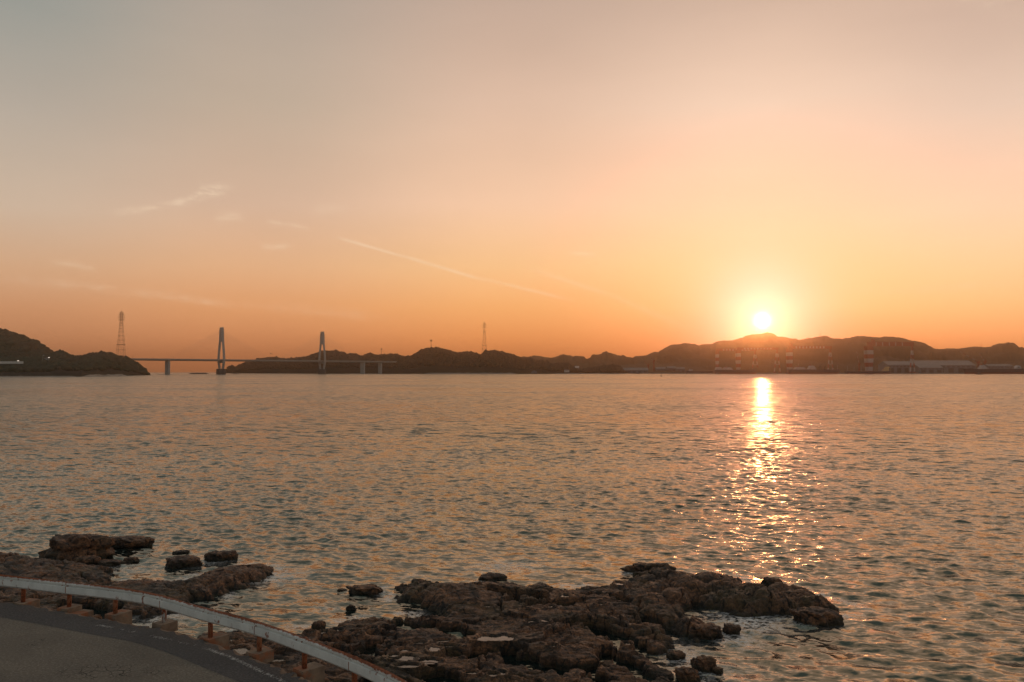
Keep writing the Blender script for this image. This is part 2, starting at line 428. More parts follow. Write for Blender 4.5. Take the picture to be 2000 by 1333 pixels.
def compact(V, Fq):
    u, inv = np.unique(Fq.ravel(), return_inverse=True)
    return V[u], inv.reshape(Fq.shape), u

# ------------------------------------------------------------------ numpy noise
def _h(ix, iy, seed):
    h = (ix.astype(np.int64) * 374761393 + iy.astype(np.int64) * 668265263 + seed * 1442695041) & 0xFFFFFFFF
    h = ((h ^ (h >> 13)) * 1274126177) & 0xFFFFFFFF
    return (h ^ (h >> 16)) & 0xFFFFFFFF
def hf(ix, iy, seed): return _h(ix, iy, seed) / 4294967296.0
def perlin(x, y, seed=0):
    ix = np.floor(x); iy = np.floor(y); fx = x - ix; fy = y - iy; ix = ix.astype(np.int64); iy = iy.astype(np.int64)
    def g(a, b, dx, dy):
        t = hf(a, b, seed) * 2 * np.pi; return np.cos(t) * dx + np.sin(t) * dy
    u = fx * fx * fx * (fx * (fx * 6 - 15) + 10); v = fy * fy * fy * (fy * (fy * 6 - 15) + 10)
    a = g(ix, iy, fx, fy); b = g(ix + 1, iy, fx - 1, fy); c = g(ix, iy + 1, fx, fy - 1); d = g(ix + 1, iy + 1, fx - 1, fy - 1)
    return ((a + u * (b - a)) * (1 - v) + (c + u * (d - c)) * v) * 1.5
def fbm(x, y, oc=4, seed=0, gain=.5):
    s = 0; a = 1.0; f = 1.0
    for i in range(oc): s = s + a * perlin(x * f, y * f, seed + i * 17); a *= gain; f *= 2.03
    return s
def ridged(x, y, oc=4, seed=0):
    s = 0; a = 1.0; f = 1.0
    for i in range(oc): s = s + a * (1 - 2 * np.abs(perlin(x * f, y * f, seed + i * 13))); a *= .5; f *= 2.1
    return s
def voro(x, y, seed=0):
    ix = np.floor(x).astype(np.int64); iy = np.floor(y).astype(np.int64)
    f1 = np.full(x.shape, 9.0); f2 = np.full(x.shape, 9.0); idn = np.zeros(x.shape)
    for a in (-1, 0, 1):
        for b in (-1, 0, 1):
            cx = ix + a; cy = iy + b
            px = cx + hf(cx, cy, seed); py = cy + hf(cx, cy, seed + 91)
            d = np.hypot(px - x, py - y); r = hf(cx, cy, seed + 37)
            n1 = d < f1
            f2 = np.where(n1, f1, np.minimum(f2, d)); idn = np.where(n1, r, idn); f1 = np.where(n1, d, f1)
    return f1, f2, idn
def voro_c(x, y, seed=0):
    ix = np.floor(x).astype(np.int64); iy = np.floor(y).astype(np.int64)
    f1 = np.full(x.shape, 9.0); f2 = np.full(x.shape, 9.0); idn = np.zeros(x.shape); ox = np.zeros(x.shape); oy = np.zeros(x.shape)
    for a in (-1, 0, 1):
        for b in (-1, 0, 1):
            cx = ix + a; cy = iy + b
            dx = x - cx - hf(cx, cy, seed); dy = y - cy - hf(cx, cy, seed + 91)
            d = np.hypot(dx, dy); r = hf(cx, cy, seed + 37); n1 = d < f1
            f2 = np.where(n1, f1, np.minimum(f2, d)); idn = np.where(n1, r, idn); ox = np.where(n1, dx, ox); oy = np.where(n1, dy, oy); f1 = np.where(n1, d, f1)
    return f1, f2, idn, ox, oy
def hf2(r): return np.modf(r * 127.31 + .17)[0]
def sstep(x): x = np.clip(x, 0, 1); return x * x * (3 - 2 * x)
def seg_dist(x, y, pts):
    d = np.full(x.shape, 1e9)
    for (a, b) in zip(pts[:-1], pts[1:]):
        ax, ay = a[0], a[1]; vx, vy = b[0] - ax, b[1] - ay
        t = np.clip(((x - ax) * vx + (y - ay) * vy) / (vx * vx + vy * vy + 1e-9), 0, 1)
        d = np.minimum(d, np.hypot(x - ax - t * vx, y - ay - t * vy))
    return d
def poly_sd(x, y, pts):
    d = seg_dist(x, y, pts + [pts[0]]); ins = np.zeros(x.shape, bool)
    for (a, b) in zip(pts, pts[1:] + [pts[0]]):
        c1 = (a[1] > y) != (b[1] > y)
        with np.errstate(divide='ignore', invalid='ignore'):
            xi = (b[0] - a[0]) * (y - a[1]) / (b[1] - a[1] + 1e-12) + a[0]
        ins ^= c1 & (x < xi)
    return np.where(ins, d, -d)

# ------------------------------------------------------------------ rocky foreshore
RA_far = [(300,1236),(350,1232),(400,1216),(450,1213),(510,1214),(560,1210),(620,1207),(690,1193),(720,1185),(780,1183),(835,1191),(800,1168),(768,1158),(762,1145),(744,1137),
      (770,1122),(810,1112),(850,1122),(890,1130),(930,1125),(962,1118),(1000,1120),(1060,1128),(1130,1130),(1200,1124),(1232,1104),(1300,1102),(1360,1114),(1420,1106),
      (1462,1118),(1479,1142),(1488,1138),(1494,1122),(1530,1124),(1570,1144),(1605,1150),(1650,1162),(1682,1180)]
RA_near = [(1650,1200),(1570,1206),(1540,1208),(1500,1208),(1440,1211),(1400,1204),(1370,1195),(1348,1206),(1380,1222),(1410,1232),(1412,1262),(1360,1263),(1335,1272),(1318,1288),(1332,1302),(1358,1326),(1365,1350),(1330,1400),(1200,1500),(500,1500)]
polyA = [tuple(at(px, py, .36)[:2]) for px, py in RA_far] + [tuple(at(px, py, .0)[:2]) for px, py in RA_near]
RB = [(-260,1060),(-120,1064),(0,1072),(50,1082),(90,1090),(150,1092),(215,1100),(238,1112),(228,1128),(300,1126),(352,1130),(372,1115),(425,1106),(482,1094),(538,1099),(555,1114),(530,1124),(492,1133),(485,1144),(447,1148),(440,1162),(400,1164),(376,1172),(360,1186),(310,1192),(285,1206),(275,1232),(255,1260),(0,1300),(-260,1300)]
polyB = [tuple(at(px, py, .25)[:2]) for px, py in RB]
def P2(l, z=.5): return [tuple(at(a, b, z)[:2]) for a, b in l]
gullies = [(P2([(1010,1168),(1080,1174),(1120,1166)]), .4, .5), (P2([(890,1262),(930,1268),(955,1262)]), .35, .6), (P2([(1180,1262),(1230,1280),(1260,1300)]), .4, .7), (P2([(730,1318),(770,1322),(800,1330)]), .5, .8), (P2([(640,1262),(680,1268),(700,1282)]), .4, .6), (P2([(1240,1190),(1290,1206),(1330,1228)]), .35, .6), (P2([(790,1206),(840,1212),(880,1218),(912,1228)]), .55, 1.2), (P2([(960,1250),(990,1262),(1000,1275)]), .55, 1.0),
           (P2([(1030,1276),(1075,1288),(1100,1296)]), .5, .9), (P2([(840,1300),(870,1312),(905,1335)]), .6, 1.0),
           (P2([(1160,1212),(1190,1226),(1240,1245),(1290,1268)]), .55, .9), (P2([(965,1148),(1010,1156),(1052,1158)]), .45, .8),
           (P2([(715,1250),(735,1262),(745,1270)]), .35, .7), (P2([(1140,1290),(1170,1305),(1210,1340)]), .4, .6), (P2([(640,1240),(690,1246),(730,1243)]), .3, .5),
           (P2([(150,1172),(230,1188),(300,1206)]), .8, .9), (P2([(1140,1155),(1180,1152),(1215,1162)]), .4, .7), (P2([(1060,1215),(1110,1210),(1150,1204)]), .16, .3)]
mounds = [((850,1150), 1.1, 2.2, .75), ((905,1150), 1.0, 2.0, .4), ((1290,1112), 1.0, 3.0, .55), ((1400,1135), 1.4, 2.6, .5), ((1560,1170), 1.2, 3.0, .75), ((1440,1160), 1.2, 2.2, .35),
          ((450,1112), 1.4, 2.6, .8), ((300,1142), 1.8, 2.8, .6), ((80,1100), 2.2, 3.0, .5), ((1230,1160), 2.0, 3.0, .25), ((30,1090), 2.0, 3.0, .6), ((1000,1140), 1.2, 2.0, .3), ((640,1215), 1.0, 2.5, .15)]
POOLS = [(970,1237,62,9),(790,1273,46,9),(835,1276,34,7),(838,1283,30,5),(797,1288,34,7),(848,1256,22,7),(793,1258,24,5),(875,1248,32,4),(862,1237,28,5),(950,1171,22,4),(926,1171,14,3),
         (660,1222,18,3),(633,1225,14,3),(604,1228,14,3),(727,1215,16,3),(666,1237,12,5),(920,1298,22,5),(979,1304,10,7),(963,1307,14,4),(747,1304,14,4),(1204,1316,34,10),
         (1101,1156,24,4),(1174,1172,16,3),(1075,1179,14,4),(1030,1186,20,3),(1081,1255,16,4),(1065,1208,16,3),(1040,1206,20,3),(463,1256,38,12),(456,1232,20,4),(542,1272,36,6),(604,1284,24,10),
         (375,1246,14,4),(206,1136,20,3),(206,1149,14,3),(16,1168,20,4),(655,1324,40,9),(1210,1130,14,5),(820,1245,22,4),(770,1268,16,6),(1050,1320,16,6),(700,1228,12,3),(1225,1245,8,3)]
def base_h(x, y):
    wx = x + .55 * fbm(x * .55, y * .55, 3, 5); wy = y + .55 * fbm(x * .55, y * .55, 3, 9)
    sdA = poly_sd(wx, wy, polyA); sdB = poly_sd(wx, wy, polyB)
    sd = np.maximum(sdA, sdB) + .22 * fbm(x * 2.1, y * 2.1, 3, 21)
    plate = .46 + .16 * fbm(x * .16, y * .16, 3, 31) + .07 * fbm(x * .7, y * .7, 3, 33)
    for (p, rx, ry, a) in mounds:
        c = at(p[0], p[1], .6); plate = plate + .72 * a * np.exp(-((x - c[0]) / (rx * 1.6)) ** 2 - ((y - c[1]) / (ry * 1.3)) ** 2)
    rise = sstep((sd + .40) / 1.4) * .72 + sstep((sd + .05) / 2.8) * .28
    h = -0.9 + (plate + .9) * rise
    # big jointed slabs, each with its own slight tilt
    wx2 = x + .45 * fbm(x * .5, y * .5, 3, 51); wy2 = y + .45 * fbm(x * .5, y * .5, 3, 57)
    f1, f2, idn, ox, oy = voro_c((wx2 * .9 + wy2 * .35) * .34, (wy2 * .9 - wx2 * .35) * .52, 3)
    h = h + ((idn - .5) * .16 + (ox * (hf2(idn) - .5) + oy * (hf2(idn + .3) - .5)) * .60 - np.exp(-((f2 - f1) / .022) ** 2) * .45) * rise
    # bedding that breaks off as sharp low steps
    u = h + .05 * x - .05 * y + .20 * fbm(x * .30, y * .62, 4, 41)
    st = .15; t = u / st; fr = t - np.floor(t)
    ter = (np.floor(t) + sstep((fr - .42) / .14)) * st - u
    m1 = sstep((fbm(x * .2, y * .2, 2, 77) + .7) / .6)
    h = h + ter * rise * (.35 + .65 * m1)
    # angular rubble
    m2 = sstep((fbm(x * .26, y * .34, 2, 88) - .12) / .25)
    f1, f2, idn, ox, oy = voro_c(x * 1.15 + .3 * fbm(x, y, 3, 61), y * 1.3 + .3 * fbm(x, y, 3, 67), 8)
    h = h + ((idn - .45) * .20 + (ox * (hf2(idn) - .5) + oy * (hf2(idn + .3) - .5)) * .34 - np.exp(-((f2 - f1) / .06) ** 2) * .22) * rise * m2
    f1, f2, idn, ox, oy = voro_c(x * 2.9 + .3 * fbm(x * 2, y * 2, 2, 62), y * 3.1 + .3 * fbm(x * 2, y * 2, 2, 68), 44)
    h = h + ((idn - .5) * .09 + (ox * (hf2(idn) - .5) + oy * (hf2(idn + .3) - .5)) * .16 - np.exp(-((f2 - f1) / .08) ** 2) * .06) * rise * (.12 + .88 * m2)
    # long joints running across the bedding
    for (ax, k_, ph) in ((.62, .21, .3), (-.50, .16, .7)):
        q_ = (x * math.sin(ax) + y * math.cos(ax) + .25 * fbm(x * .3, y * .3, 3, 63)) * k_ + ph; q_ = np.abs(q_ - np.round(q_)) / k_
        h = h - .22 * np.exp(-(q_ / .07) ** 2) * rise * sstep((fbm(x * .15 + 9, y * .15, 2, 64) + .3) / .3)
    # rounded, weed-covered cobbles on the seaward right-hand part
    cx = at(1330, 1160, .5); right = sstep((x - cx[0] + 3.5) / 2.5) * sstep((y - 27) / 5)
    g1, g2, gid = voro(x * .80 + .2 * fbm(x, y, 2, 3), y * .70, 15)
    dome = np.sqrt(np.clip(1 - (g1 / .62) ** 2, 0, 1)) * (.28 + .42 * gid) - .10 * np.exp(-((g2 - g1) / .12) ** 2)
    h = h + (dome - .26) * right * rise
    left = sstep((at(60, 1130, .3)[0] + 5 - x) / 4) * sstep((y - 33) / 3)
    g1, g2, gid = voro(x * .6 + .3 * fbm(x, y, 2, 4), y * .5, 19)
    h = h + (np.sqrt(np.clip(1 - (g1 / .75) ** 2, 0, 1)) * (.2 + .35 * gid) - .2) * left * rise
    for (pts, w, dep) in gullies:
        d = seg_dist(x, y, pts) + .35 * fbm(x * 1.2, y * 1.2, 3, 71)
        h = h - dep * 1.7 * sstep((1.1 - d / w) / .45) * rise
    h = np.where(h > 0, h * .56, h * .9)
    h = h + (.040 * ridged(x * .9 + y * .5, y * 3.0 - x * .4, 4, 81) + .018 * fbm(x * 5, y * 5, 3, 82) + .010 * ridged(x * 9, y * 9, 2, 83)) * (.3 + .7 * rise)
    return h
def ell(x, y, c, rx, ry):
    d = np.hypot((x - c[0]) / rx, (y - c[1]) / ry)
    return d + .30 * fbm(x * 2.3, y * 2.3, 3, 95) + .12 * fbm(x * 9, y * 9, 2, 97)
pools = []
for (px, py, w, h_) in POOLS:
    c = at(px, py, .6); mr_ = c[1] / F
    rx = max(w * mr_ / 2 * 1.25, .16); ry = min(max(h_ / 2 * c[1] / (CZ - .6) * mr_ * 1.35, .18), 1.6)
    hh = base_h(c[0] + rx * np.array([0, .8, -.8, 0, 0, .6, -.6, .4, -.4]), c[1] + (ry + .5) * np.array([0, 0, 0, 1, -1, -1.4, -1.4, -2, -2]))
    pools.append((c, rx, ry, float(max(np.percentile(hh, 88), .15))))
def rock_h(x, y):
    h = base_h(x, y)
    for (c, rx, ry, zp) in pools:
        near = (np.abs(x - c[0]) < rx * 2.6) & (np.abs(y - c[1]) < ry * 2.6)
        if not near.any(): continue
        d = ell(x[near], y[near], c, rx, ry); hn = h[near]
        wgt = sstep((2.4 - d) / 1.0)
        rim = zp + .012
        hn = hn * (1 - wgt * .95) + wgt * .95 * (np.clip(hn, rim, rim + .05))
        hn = np.where(d < 1.0, np.minimum(hn, zp - .08 * (1 - d) - .002), np.maximum(hn, np.where(d < 1.5, zp + .35 * (np.minimum(d, 1.2) - 1), -9)))
        h[near] = hn
    return h
# road edge first, it bounds the rock on the landward side
ROADZ = 3.0
EDGE = [(-420,1150),(-200,1162),(0,1178),(100,1193),(180,1207),(245,1219),(320,1232),(400,1254),(480,1284),(560,1314),(600,1333),(680,1372),(800,1440),(940,1530)]
edge_w = [tuple(at(a, b, ROADZ)[:2]) for a, b in EDGE]
def catmull(P, k=12):
    P = [np.array(p, float) for p in P]; out = []
    Q = [2 * P[0] - P[1]] + P + [2 * P[-1] - P[-2]]
    for i in range(1, len(Q) - 2):
        for j in range(k):
            t = j / k; a, b, c_, d = Q[i-1], Q[i], Q[i+1], Q[i+2]
            out.append(.5 * ((2*b) + (-a + c_) * t + (2*a - 5*b + 4*c_ - d) * t*t + (-a + 3*b - 3*c_ + d) * t**3))
    out.append(P[-1]); return np.array(out)
edge_c = catmull(edge_w, 10)
land_poly = [tuple(p) for p in edge_c[::4]] + [(float(edge_c[-1][0]), -20.0), (-60.0, -20.0), (-60.0, float(edge_c[0][1]))]

thv = np.arange(-.66, .50, .00115); rs = [17.0]
while rs[-1] < 64: rs.append(rs[-1] + max(.03, rs[-1] ** 2 / 8520 * .42))
rs = np.array(rs); TH, RR_ = np.meshgrid(thv, rs)
xx = RR_ * np.sin(TH); yy = RR_ * np.cos(TH)
hh = rock_h(xx, yy)
sl_ = poly_sd(xx, yy, land_poly)
keepv = (hh > -.75) & (sl_ < .9)
kf = keepv[:-1, :-1] | keepv[1:, :-1] | keepv[:-1, 1:] | keepv[1:, 1:]
V = np.stack([xx, yy, hh], -1).reshape(-1, 3)
Fq = grid_faces(len(rs), len(thv), kf)[:, ::-1].copy(); V2, F2, _ = compact(V, Fq)
o = mk('rocky_shore', V2, F2, 'rock'); tag(o, kind='structure')
# tide pools: level sheets of water lying in the hollows
for (c, rx, ry, zp) in pools:
    k = 40; pts = [(c[0], c[1], zp)]
    for i in range(k):
        t = 2 * math.pi * i / k; pts.append((c[0] + rx * 1.5 * math.cos(t), c[1] + ry * 1.5 * math.sin(t), zp))
    for i in range(1, k + 1):       # shrink until the rim is reached so the sheet never sticks out of a ledge
        for s_ in (1.0, .9, .8, .7, .6, .5, .4):
            x_ = c[0] + (pts[i][0] - c[0]) * s_; y_ = c[1] + (pts[i][1] - c[1]) * s_
            if float(ell(np.array([x_]), np.array([y_]), c, rx, ry)[0]) < 1.12: break
        pts[i] = (x_, y_, zp)
    o = mk('tide_pool', pts, [[0, i, i % k + 1] for i in range(1, k + 1)], 'pool_water'); tag(o, kind='structure')

# ------------------------------------------------------------------ sea
cl = np.arange(-.70, .70, .00118); cl = np.concatenate([np.linspace(-1.4, -.702, 120), cl, np.linspace(.702, 1.4, 120)])
rr = [15.0]
while rr[-1] < 14000: rr.append(rr[-1] + max(.085, rr[-1] ** 2 / 8520 * .30))
rr = np.array(rr); drv = np.gradient(rr)
TH, RS = np.meshgrid(cl, rr)
sx = RS * np.sin(TH); sy = RS * np.cos(TH); sz = np.zeros_like(sx)
dxh = np.zeros_like(sx); dyh = np.zeros_like(sx); lost = np.zeros(len(rr)); tot = 0.0
NW = 84
wl = np.exp(np.linspace(math.log(.55), math.log(9.0), NW)); rg = np.random.default_rng(5)
wd = R(262) + rg.normal(0, R(50), NW)           # mostly running towards the camera, a little to the left
slo = .0250 * np.exp(-((np.log(wl) - math.log(1.10)) / .68) ** 2) + .0018
rowsel = rr < 3000
for i in range(NW):
    k = 2 * math.pi / wl[i]; kx, ky = k * math.cos(wd[i]), k * math.sin(wd[i]); a = slo[i] / k * 1.42
    w = np.clip(1.7 - drv / (wl[i] * .42), 0, 1)         # drop what the sheet can no longer carry
    tot += slo[i] ** 2; lost += slo[i] ** 2 * (1 - w ** 2)
    s_ = (w > 0); 
    if not s_.any(): continue
    ph = kx * sx[s_] + ky * sy[s_] + rg.uniform(0, 6.28)
    cs_, sn = np.cos(ph), np.sin(ph); aw = (a * w[s_])[:, None]
    sz[s_] += aw * cs_; dxh[s_] -= aw * sn * math.cos(wd[i]) * .9; dyh[s_] -= aw * sn * math.sin(wd[i]) * .9
env = .62 + .55 * sstep(.5 + .9 * fbm(sx / 23, sy / 31, 2, 7))
# calmer in the lee of the rocks
nearm = rr < 70
calm = np.ones_like(sx)
sdn = np.maximum(poly_sd(sx[nearm], sy[nearm], polyA), poly_sd(sx[nearm], sy[nearm], polyB))
lee = seg_dist(sx[nearm], sy[nearm], P2([(430,1185),(560,1180),(690,1172),(790,1172)], 0))
lee2 = seg_dist(sx[nearm], sy[nearm], P2([(1400,1220),(1450,1250),(1400,1300)], 0))
calm[nearm] = np.minimum(1, .55 + .45 * sstep(lee / 4)) * (.45 + .55 * sstep(-sdn / 1.6 + .1)) * np.minimum(1, .6 + .4 * sstep(lee2 / 2.5))
env *= calm
sz *= env; sx2 = sx + dxh * env; sy2 = sy + dyh * env
lod = np.clip(np.sqrt(lost / tot), 0, 1)
LOD = np.repeat(lod[:, None], len(cl), 1)
foam = np.zeros_like(sx)
band = np.exp(-((sdn + .15) / .38) ** 2) * sstep((fbm(sx[nearm] * .45, sy[nearm] * .45, 2, 3) + .25) / .5) * .75
for (px, py, rx, ry, a) in [(1462,1216,1.3,1.5,1.1),(1440,1246,.7,1.4,.9),(520,1128,1.6,1.4,.9),(560,1122,1.0,1.0,.5),(415,1093,1.0,1.6,.7),(1345,1290,.8,1.8,.7),(1500,1214,2.5,1.0,.45),(990,1108,1.8,1.6,.6),(1400,1312,1.4,1.0,.4),(640,1190,.7,.4,.4),(330,1205,1.5,1.2,.5),(250,1112,1.4,1.2,.4)]:
    c = at(px, py, 0); band = np.maximum(band, a * np.exp(-((sx[nearm] - c[0]) / rx) ** 2 - ((sy[nearm] - c[1]) / ry) ** 2))
foam[nearm] = np.clip(band, 0, 1)
V = np.stack([sx2, sy2, sz + drop(sx, sy)], -1).reshape(-1, 3)
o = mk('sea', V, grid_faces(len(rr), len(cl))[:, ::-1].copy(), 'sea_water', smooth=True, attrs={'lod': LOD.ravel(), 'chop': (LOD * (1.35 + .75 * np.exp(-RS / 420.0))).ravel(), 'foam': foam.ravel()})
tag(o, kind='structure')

# ------------------------------------------------------------------ boulders in and by the water
def ico(sub):
    import bmesh
    bm = bmesh.new(); bmesh.ops.create_icosphere(bm, subdivisions=sub, radius=1.0)
    v = np.array([tuple(p.co) for p in bm.verts]); f = np.array([[q.index for q in p.verts] for p in bm.faces]); bm.free()
    return v, f
ICO5 = ico(5); ICO1 = ico(1); ICO2 = ico(2)
def boulder(px, py, wpx, hpx, label, flat=.55, seed=1, ledge=0.0, depth=.75, z0=0.0, rz=0.0, group=None, name='boulder'):
    """px, py: middle of the foot; wpx, hpx: size seen in the photograph"""
    c = at(px, py, z0); mp = c[1] / F; w = wpx * mp; dpt = w * depth
    H = max(hpx * mp - dpt * .17, w * .16)
    zt_ = rock_h(np.array([c[0], c[0]]), np.array([c[1] + dpt * .3, c[1] + dpt * .5])).mean(); z0 = max(float(zt_) - .06, 0.0)
    v, f = ICO5; p = v.copy()
    sg = np.sign(p); pw = .92
    p = sg * np.abs(p) ** pw; p = p / np.maximum(np.linalg.norm(p, axis=1)[:, None], 1e-6) * (.55 + .45 * np.linalg.norm(p, axis=1)[:, None] / 1.2)
    n1 = fbm(v[:, 0] * 1.7 + seed * 3.1 + v[:, 2] * 1.3, v[:, 1] * 1.7 - v[:, 2] * 1.1, 4, seed)
    p *= (1 + .27 * n1)[:, None]
    x = p[:, 0] * w / 2 * 1.0; y = p[:, 1] * dpt / 2; z = p[:, 2]
    top = np.where(z > flat, flat + (z - flat) * .25, z)
    z = top / max(flat + .1, .3) * H
    z = np.where(z < 0, z * .6, z)
    if ledge:     # undercut band between a cap and a darker foot
        b_ = np.exp(-((z / H - .42) / .07) ** 2); x = x * (1 - ledge * b_); y = y * (1 - ledge * b_)
        ft = sstep((.36 - z / H) / .1); x = x * (1 + .05 * ft); y = y * (1 + .05 * ft)
    t = z / H * 5 + .5 * fbm(x * .6, y * .6, 2, seed + 5); st_ = np.exp(-((t - np.floor(t) - .5) / .12) ** 2)
    x = x * (1 - .035 * st_); y = y * (1 - .035 * st_)
    bl1, bl2, bid = voro(x * 1.6 + v[:, 2], y * 1.6 + v[:, 2] * 1.7, seed + 40)
    sc_ = 1 + .16 * (bid - .5) - .10 * np.exp(-((bl2 - bl1) / .10) ** 2) + .05 * fbm(x * 3, y * 3 + z * 3, 3, seed + 2); x = x * sc_; y = y * sc_; z = z * (.8 + .2 * sc_)
    z = z + .10 * H * fbm(x * 1.6 / max(w, .6) * 2, y * 3.2 / max(w, .6), 4, seed + 9) + .03 * fbm(x * 4, y * 4, 3, seed + 11)
    ca, sa = math.cos(rz), math.sin(rz)
    P_ = np.stack([x * ca - y * sa, x * sa + y * ca, z], -1)
    o = mk(name, P_, f, 'rock')
    o.location = (float(c[0] * (c[1] + dpt * .42) / c[1]), float(c[1] + dpt * .42), z0 - .02)
    return tag(o, label, 'rock', group)
BO = [
 (153,1096,138,60,'huge flat-capped boulder with an undercut waist, tallest rock in the shallows on the left',.62,3,.16,.60),
 (243,1071,104,27,'long low black boulder in open water just behind the huge flat-capped one',.5,4,0,.55),
 (173,1107,50,24,'squat brown boulder leaning at the front foot of the huge flat-capped rock',.6,5,0,.8),
 (213,1107,54,16,'flat brown slab lying right of the squat boulder under the huge flat-capped rock',.5,6,0,.7),
 (257,1099,30,13,'small pale-tipped rock alone in the water right of the flat brown slab',.6,7,0,.9),
 (357,1109,78,26,'dark oval boulder standing off the left end of the weedy point',.55,8,0,.7),
 (430,1097,62,24,'dark sloping boulder with white water at its foot behind the weedy point',.5,9,0,.7),
 (355,1083,32,8,'thin dark rock barely awash beyond the dark oval boulder',.4,10,0,.8),
 (712,1163,76,22,'isolated low dark rock in the water left of the main rock platform',.5,11,0,.6),
 (668,1156,20,7,'tiny dark rock awash just left of the isolated low rock',.5,12,0,.8),
 (622,1212,29,20,'rounded brown stone perched on the inner edge of the platform by the cove',.7,13,0,.9),
 (686,1193,20,13,'small round brown stone at the water edge of the cove',.7,14,0,.9),
 (962,1130,56,18,'weedy dark boulder on the seaward edge behind the middle of the platform',.6,15,0,.8),
 (1430,1240,36,22,'black boulder in the inlet beside the breaking foam',.6,16,0,.9),
 (1382,1250,62,28,'rough black boulder where the inlet meets the platform',.5,17,0,.8),
 (1376,1313,52,32,'barnacled dark boulder standing alone in the water at lower right',.55,18,0,.8),
 (1402,1317,26,14,'small dark rock touching the barnacled boulder on its right side',.5,19,0,.8),
 (1342,1334,50,30,'dark smooth boulder cut by the bottom edge, right of the platform',.55,20,0,.8),
 (1592,1222,96,34,'long pale-speckled boulder at the foot of the far right tip of the rocks',.45,21,0,.6),
 (1508,1146,44,20,'upright dark boulder at the notch before the right tip of the rocks',.7,22,0,.8),
 (1254,1123,40,15,'square-edged dark block on the seaward rim left of the long block',.75,23,0,.7),
 (1320,1290,40,18,'green-topped rock at the right edge of the platform above the inlet',.5,24,0,.8),
 (1270,1114,110,13,'long square-cut block forming the highest seaward rim of the platform',.8,25,0,.35),
]
for i, b_ in enumerate(BO):
    zz = .40 if i in (10,) else (.15 if i in (12, 20, 22) else 0.0)
    boulder(b_[0], b_[1], b_[2], b_[3], b_[4], b_[5], b_[6], b_[7], b_[8], z0=zz)

# ------------------------------------------------------------------ road, seawall, guard rail
def offset_curve(c, d):
    t = np.gradient(c, axis=0); t /= np.linalg.norm(t, axis=1)[:, None]
    return c + np.stack([t[:, 1], -t[:, 0]], -1) * d      # + = towards the road side (right of travel)
def strip(a, b, z, name, matn, parent=None, z2=None):
    k = len(a); V = np.concatenate([np.c_[a, np.full(k, z)], np.c_[b, np.full(k, z if z2 is None else z2)]])
    i = np.arange(k - 1); f = np.stack([i, i + k, i + k + 1, i + 1], -1)
    return mk(name, V, f, matn, parent)
e0 = edge_c; inner = offset_curve(e0, 1.0)
wav = .06 * np.sin(np.arange(len(e0)) * 1.7) + .05 * RNG.normal(size=len(e0))
# roadway: everything inside the gutter strip
V = [(p[0], p[1], ROADZ) for p in inner]; k = len(V)
V += [(p[0] * .9 - 14, -18.0, ROADZ) for p in inner]
i = np.arange(k - 1); f = np.stack([i, i + k, i + k + 1, i + 1], -1)
V = np.array(V); V[k:, 0] = np.linspace(-70, inner[-1][0], k)
tag(mk('road', V, f, 'asphalt'), kind='structure')
ragged = offset_curve(e0, 0) ; 
tg = np.gradient(e0, axis=0); tg /= np.linalg.norm(tg, axis=1)[:, None]; nrm_ = np.stack([tg[:, 1], -tg[:, 0]], -1)
outer = e0 + nrm_ * wav[:, None]
tag(strip(outer, inner + nrm_ * .05, ROADZ + .005, 'road_edge_strip', 'asphalt_edge'), kind='structure')
# worn edge line: what is left of the paint, in flakes
mid_c = catmull([tuple(p) for p in (inner)[::4]], 60)
g = G(); rnd = random.Random(3)
lp = [at(a, b, ROADZ)[:2] for a, b in [(190,1222),(235,1229),(280,1240),(320,1248),(360,1257),(400,1267),(450,1285),(510,1312),(560,1336),(620,1366)]]
lc = catmull([tuple(p) for p in lp], 60)
d_ = np.cumsum(np.r_[0, np.linalg.norm(np.diff(lc, axis=0), axis=1)])
for j in range(len(lc) - 1):
    s_ = float(perlin(np.array([d_[j] * 1.1]), np.array([.5]), 4)[0])
    if rnd.random() < .42 + s_ * .9:
        t = lc[j + 1] - lc[j]; L_ = np.linalg.norm(t); t = t / L_; nn_ = np.array([-t[1], t[0]])
        w_ = rnd.uniform(.03, .085); c_ = lc[j] + nn_ * rnd.uniform(-.03, .03); l_ = L_ * rnd.uniform(.5, .95)
        q_ = [c_ - nn_ * w_, c_ - nn_ * w_ * rnd.uniform(.5, 1) + t * l_, c_ + nn_ * w_ * rnd.uniform(.5, 1) + t * l_, c_ + nn_ * w_]
        kk = len(g.V); g.V += [(float(a[0]), float(a[1]), ROADZ + .010) for a in q_]; g.Fc.append([kk, kk + 1, kk + 2, kk + 3]); g.M.append(0)
tag(g.build('road_marking', ['road_paint']), kind='structure')
# seawall under the road edge
wall = empty('seawall', (0, 0, 0), 'rough stained concrete seawall carrying the road edge above the rocks', 'wall')
wo_ = e0 - nrm_ * .10
k = len(e0); zs = np.full(k, ROADZ - .02)
V = np.concatenate([np.c_[e0 + nrm_ * .3, zs], np.c_[wo_ + nrm_ * (.5 * wav[:, None]), zs], np.c_[wo_ - nrm_ * .5, np.full(k, -.4)]])
i = np.arange(k - 1)
f = np.concatenate([np.stack([i, i + 1, i + k + 1, i + k], -1), np.stack([i + k, i + k + 1, i + 2 * k + 1, i + 2 * k], -1)])
mk('wall_face', V, f, 'seawall_concrete', wall)

